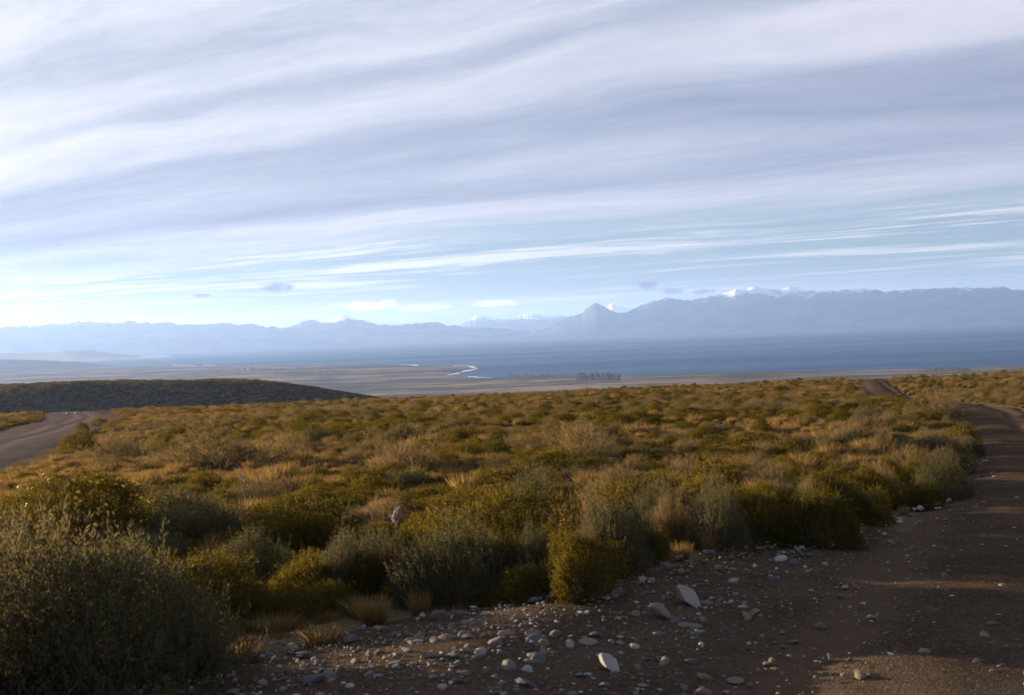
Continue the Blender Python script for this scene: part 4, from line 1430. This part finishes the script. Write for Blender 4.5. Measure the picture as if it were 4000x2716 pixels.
def long_rock(px, py, length, thick, mname, lean, turn, label):
    """px, py: the lower end on the ground; a long rock propped up at a slant"""
    x, y = ground_at(px, py)
    k = math.hypot(x, y) / FPX
    L, t_ = length * k * 0.5, thick * k * 0.5
    o = link('stone', LONG_MESH[mname], None, (x - L * 0.75 * math.cos(lean), y, hgt(x, y) + L * 0.72 * math.sin(lean) + 0.04), 0, (L, t_ * 1.5, t_))
    o.rotation_euler = (0.25, lean, turn)
    tag(o, label, 'stone')
    STONES.append((o.location.x, y, L * 0.8))


long_rock(2735, 2388, 150, 58, 'granite_white', 0.72, -0.25, 'long white angular rock leaning at the top of the stony verge')
long_rock(2622, 2442, 128, 46, 'stone_grey', 0.72, -0.2, 'long grey rounded rock just below the white angular one')
long_rock(2420, 2650, 130, 54, 'granite_white', 0.75, -0.2, 'long pale granite rock lying in the middle of the gravel')
long_rock(3140, 2195, 66, 24, 'stone_grey', 0.9, 0.0, 'leaning grey slab against the darkest verge shrub')
for px, py, lw, lh, mn, var, lab, ang in BIG:
    big_stone(px, py, lw, lh, mn, var, lab, ang)

g = np.random.default_rng(321)
cand = 22000
sx = g.uniform(-4.5, 12, cand); sy = g.uniform(4.2, 30, cand)
ok = in_track(sx, sy, -0.02)
dd_, ss_ = poly_dist(TRACK, sx, sy)
# stones gather on the loose shoulder, wheels have cleared the bed
off = dd_ * ss_
p_keep = 0.25 + 0.9 * smooth(0.7, 1.8, off) + 0.5 * smooth(-1.4, -2.0, off)
ok &= g.uniform(size=cand) < p_keep * np.clip(1.4 - np.hypot(sx, sy) / 22, 0.1, 1)
sx, sy = sx[ok], sy[ok]
sz = np.clip(np.exp(g.normal(-4.1, 0.5, len(sx))), 0.009, 0.05)
mi = g.choice(4, len(sx), p=[0.04, 0.40, 0.33, 0.23])
MN = ('granite_white', 'stone_grey', 'stone_tan', 'stone_slate')
SL = {'granite_white': 'small pale stone loose in the gravel of the track shoulder', 'stone_grey': 'small grey stone loose in the gravel of the track shoulder',
      'stone_tan': 'small tan stone loose in the gravel of the track shoulder', 'stone_slate': 'small dark slaty stone loose in the gravel of the track shoulder'}
bx, by, br = zip(*STONES)
k = thin(sx, sy, sz, bx, by, br)
sx, sy, sz, mi = sx[k], sy[k], sz[k], mi[k]
app = sz / np.hypot(sx, sy)
inview = np.abs(np.degrees(np.arctan2(sx, sy))) < 23
od = np.argsort(-app * inview)
SKW = {'granite_white': 'small pale stone', 'stone_grey': 'small grey stone', 'stone_tan': 'small tan stone', 'stone_slate': 'small dark stone'}
SMARK = [(short(o['label']), o.location.x, o.location.y) for o in bpy.data.objects if o.name.startswith('stone')]
LOOSE = []
for k in od[:250]:
    mn = MN[mi[k]]
    so = stone(mn, int(g.integers(3)), sx[k], sy[k], sz[k] * g.uniform(0.9, 1.35), sz[k], sz[k] * g.uniform(0.95, 1.35), g.uniform(0, 6.28), SL[mn], 'loose stones of the track shoulder', g.uniform(-0.3, 0.3))
    LOOSE.append((so, SKW[mn], sx[k], sy[k]))
name_by_landmark(LOOSE, SMARK, '%s %s %s the %s')
# the finer gravel
cand = 170000
px_ = g.uniform(-4.5, 13, cand); py_ = g.uniform(4.0, 34, cand)
ok = in_track(px_, py_, 0.05) & (g.uniform(size=cand) < np.clip(8.0 / np.hypot(px_, py_), 0.12, 1) ** 1.3)
dd_, ss_ = poly_dist(TRACK, px_, py_)
off = dd_ * ss_
ok &= g.uniform(size=cand) < 0.28 + 0.72 * smooth(0.8, 2.0, off) + 0.4 * smooth(-1.2, -1.8, off)
px_, py_ = px_[ok], py_[ok]
ps = np.clip(np.exp(g.normal(-5.1, 0.42, len(px_))), 0.003, 0.016)
stone_objs = [o for o in bpy.data.objects if o.name.startswith('stone')]
srcs = []
for mn in MN:
    for v_ in range(3):
        for o in stone_objs:
            if o.data == STM[(mn, v_)]:
                srcs.append(o)
                break
rest = od[250:]
PX = np.concatenate([px_, sx[rest]]); PY = np.concatenate([py_, sy[rest]]); PS = np.concatenate([ps, sz[rest]])
gn_scatter('gravel', np.stack([PX, PY, height(PX, PY) + 0.042], 1), g.uniform(0, 6.28, len(PX)),
           np.stack([PS * g.uniform(0.8, 1.4, len(PX)), PS, PS * g.uniform(0.7, 1.1, len(PX))], 1), g.integers(0, len(srcs), len(PX)), srcs,
           'fine loose gravel and pebbles strewn over the track', 'gravel')

# ------------------------------------------------------------------ trees on the plain by the shore
def tree_mesh(seed, slim):
    g = np.random.default_rng(seed)
    n = 70
    z = g.uniform(0.12, 1.0, n)
    wdt = slim * np.sin(np.clip(z, 0.05, 1) ** 0.7 * np.pi) ** 0.6 + 0.02
    a = g.uniform(0, 6.28, n)
    r_ = wdt * np.sqrt(g.uniform(0.1, 1, n))
    P = np.stack([r_ * np.cos(a), r_ * np.sin(a), z], 1)
    A = unit(np.stack([np.cos(a) * 0.5, np.sin(a) * 0.5, np.ones(n)], 1))
    return sprigs(P, A, g.uniform(0.05, 0.12, n), 5, 0.12, 0.05, 0.6, g)


TREES = []
for s_, slim in ((1, 0.14), (2, 0.18), (3, 0.30)):
    V, F, T = tree_mesh(400 + s_, slim)
    tv, tf = tubes([np.array([[0, 0, -0.03], [0.01, 0, 0.4], [0, 0.01, 0.9]])], [np.array([0.025, 0.018, 0.006])], 5)
    TREES.append((mesh_np('tree_crown', V, F, MAT['far_leaves'], False, {'tint': T}), mesh_np('tree_trunk', tv, tf, MAT['stems'])))
g = np.random.default_rng(77)


def tree_row(pxa, pxb, py, n, hmin, hmax, slim, lab, grp):
    for k in range(n):
        px = pxa + (pxb - pxa) * (k + g.uniform(0.1, 0.9)) / n
        x, y = on_level(px, py + g.uniform(-1, 3), -146)
        hh = g.uniform(hmin, hmax)
        o = link('poplar_tree' if slim < 2 else 'shore_tree', None, None, (x, y, hgt(x, y)), g.uniform(0, 6), (hh, hh, hh))
        link('crown', TREES[slim][0], o)
        link('trunk', TREES[slim][1], o)
        tag(o, lab % ordinal(k + 1), 'tree', grp)


tree_row(2252, 2425, 1489, 26, 13, 23, 0, '%s slender poplar from the left in the small copse on the plain by the lake', 'poplars of the copse on the plain')
tree_row(1985, 2250, 1478, 26, 8, 13, 2, '%s rounded shore tree from the left in the low wood left of the poplars', 'shore trees left of the poplars')
tree_row(3620, 3800, 1455, 16, 9, 15, 2, '%s dark tree from the left at the shore just over the brow on the right', 'shore trees over the right brow')
tree_row(820, 1310, 1452, 40, 12, 20, 2, '%s tree from the left in the dark belt across the far plain', 'trees of the belt on the far plain')

# ------------------------------------------------------------------ haze
hz = bpy.data.materials.new('haze_air')
hz.use_nodes = True
t = NT(hz.node_tree)
pv = t.n('ShaderNodeVolumePrincipled')
pv.inputs['Color'].default_value = (0.33, 0.515, 1.0, 1)
pv.inputs['Density'].default_value = 3.5e-5
pv.inputs['Anisotropy'].default_value = 0.36
o_ = t.n('ShaderNodeOutputMaterial')
t.l(pv.outputs[0], o_.inputs['Volume'])
B, T0 = 34000.0, -160.0
T1 = max(v_.co.z for o in bpy.data.objects if o.name.startswith('mountain_range') for v_ in o.data.vertices) + 20.0
hv = [(-B, -B, T0), (B, -B, T0), (B, B, T0), (-B, B, T0), (-B, -B, T1), (B, -B, T1), (B, B, T1), (-B, B, T1)]
hf = [(3, 2, 1, 0), (4, 5, 6, 7), (0, 1, 5, 4), (1, 2, 6, 5), (2, 3, 7, 6), (3, 0, 4, 7)]
tag(link('haze', mesh_np('haze', hv, hf, hz)), 'thin blue haze over the lake and mountains', 'haze', kind='stuff')
print('haze top', T1)
print('shrubs', len(PLACED), 'scrub', len(left), 'grass', len(TX), 'gravel', len(PX), 'stones', len(STONES))
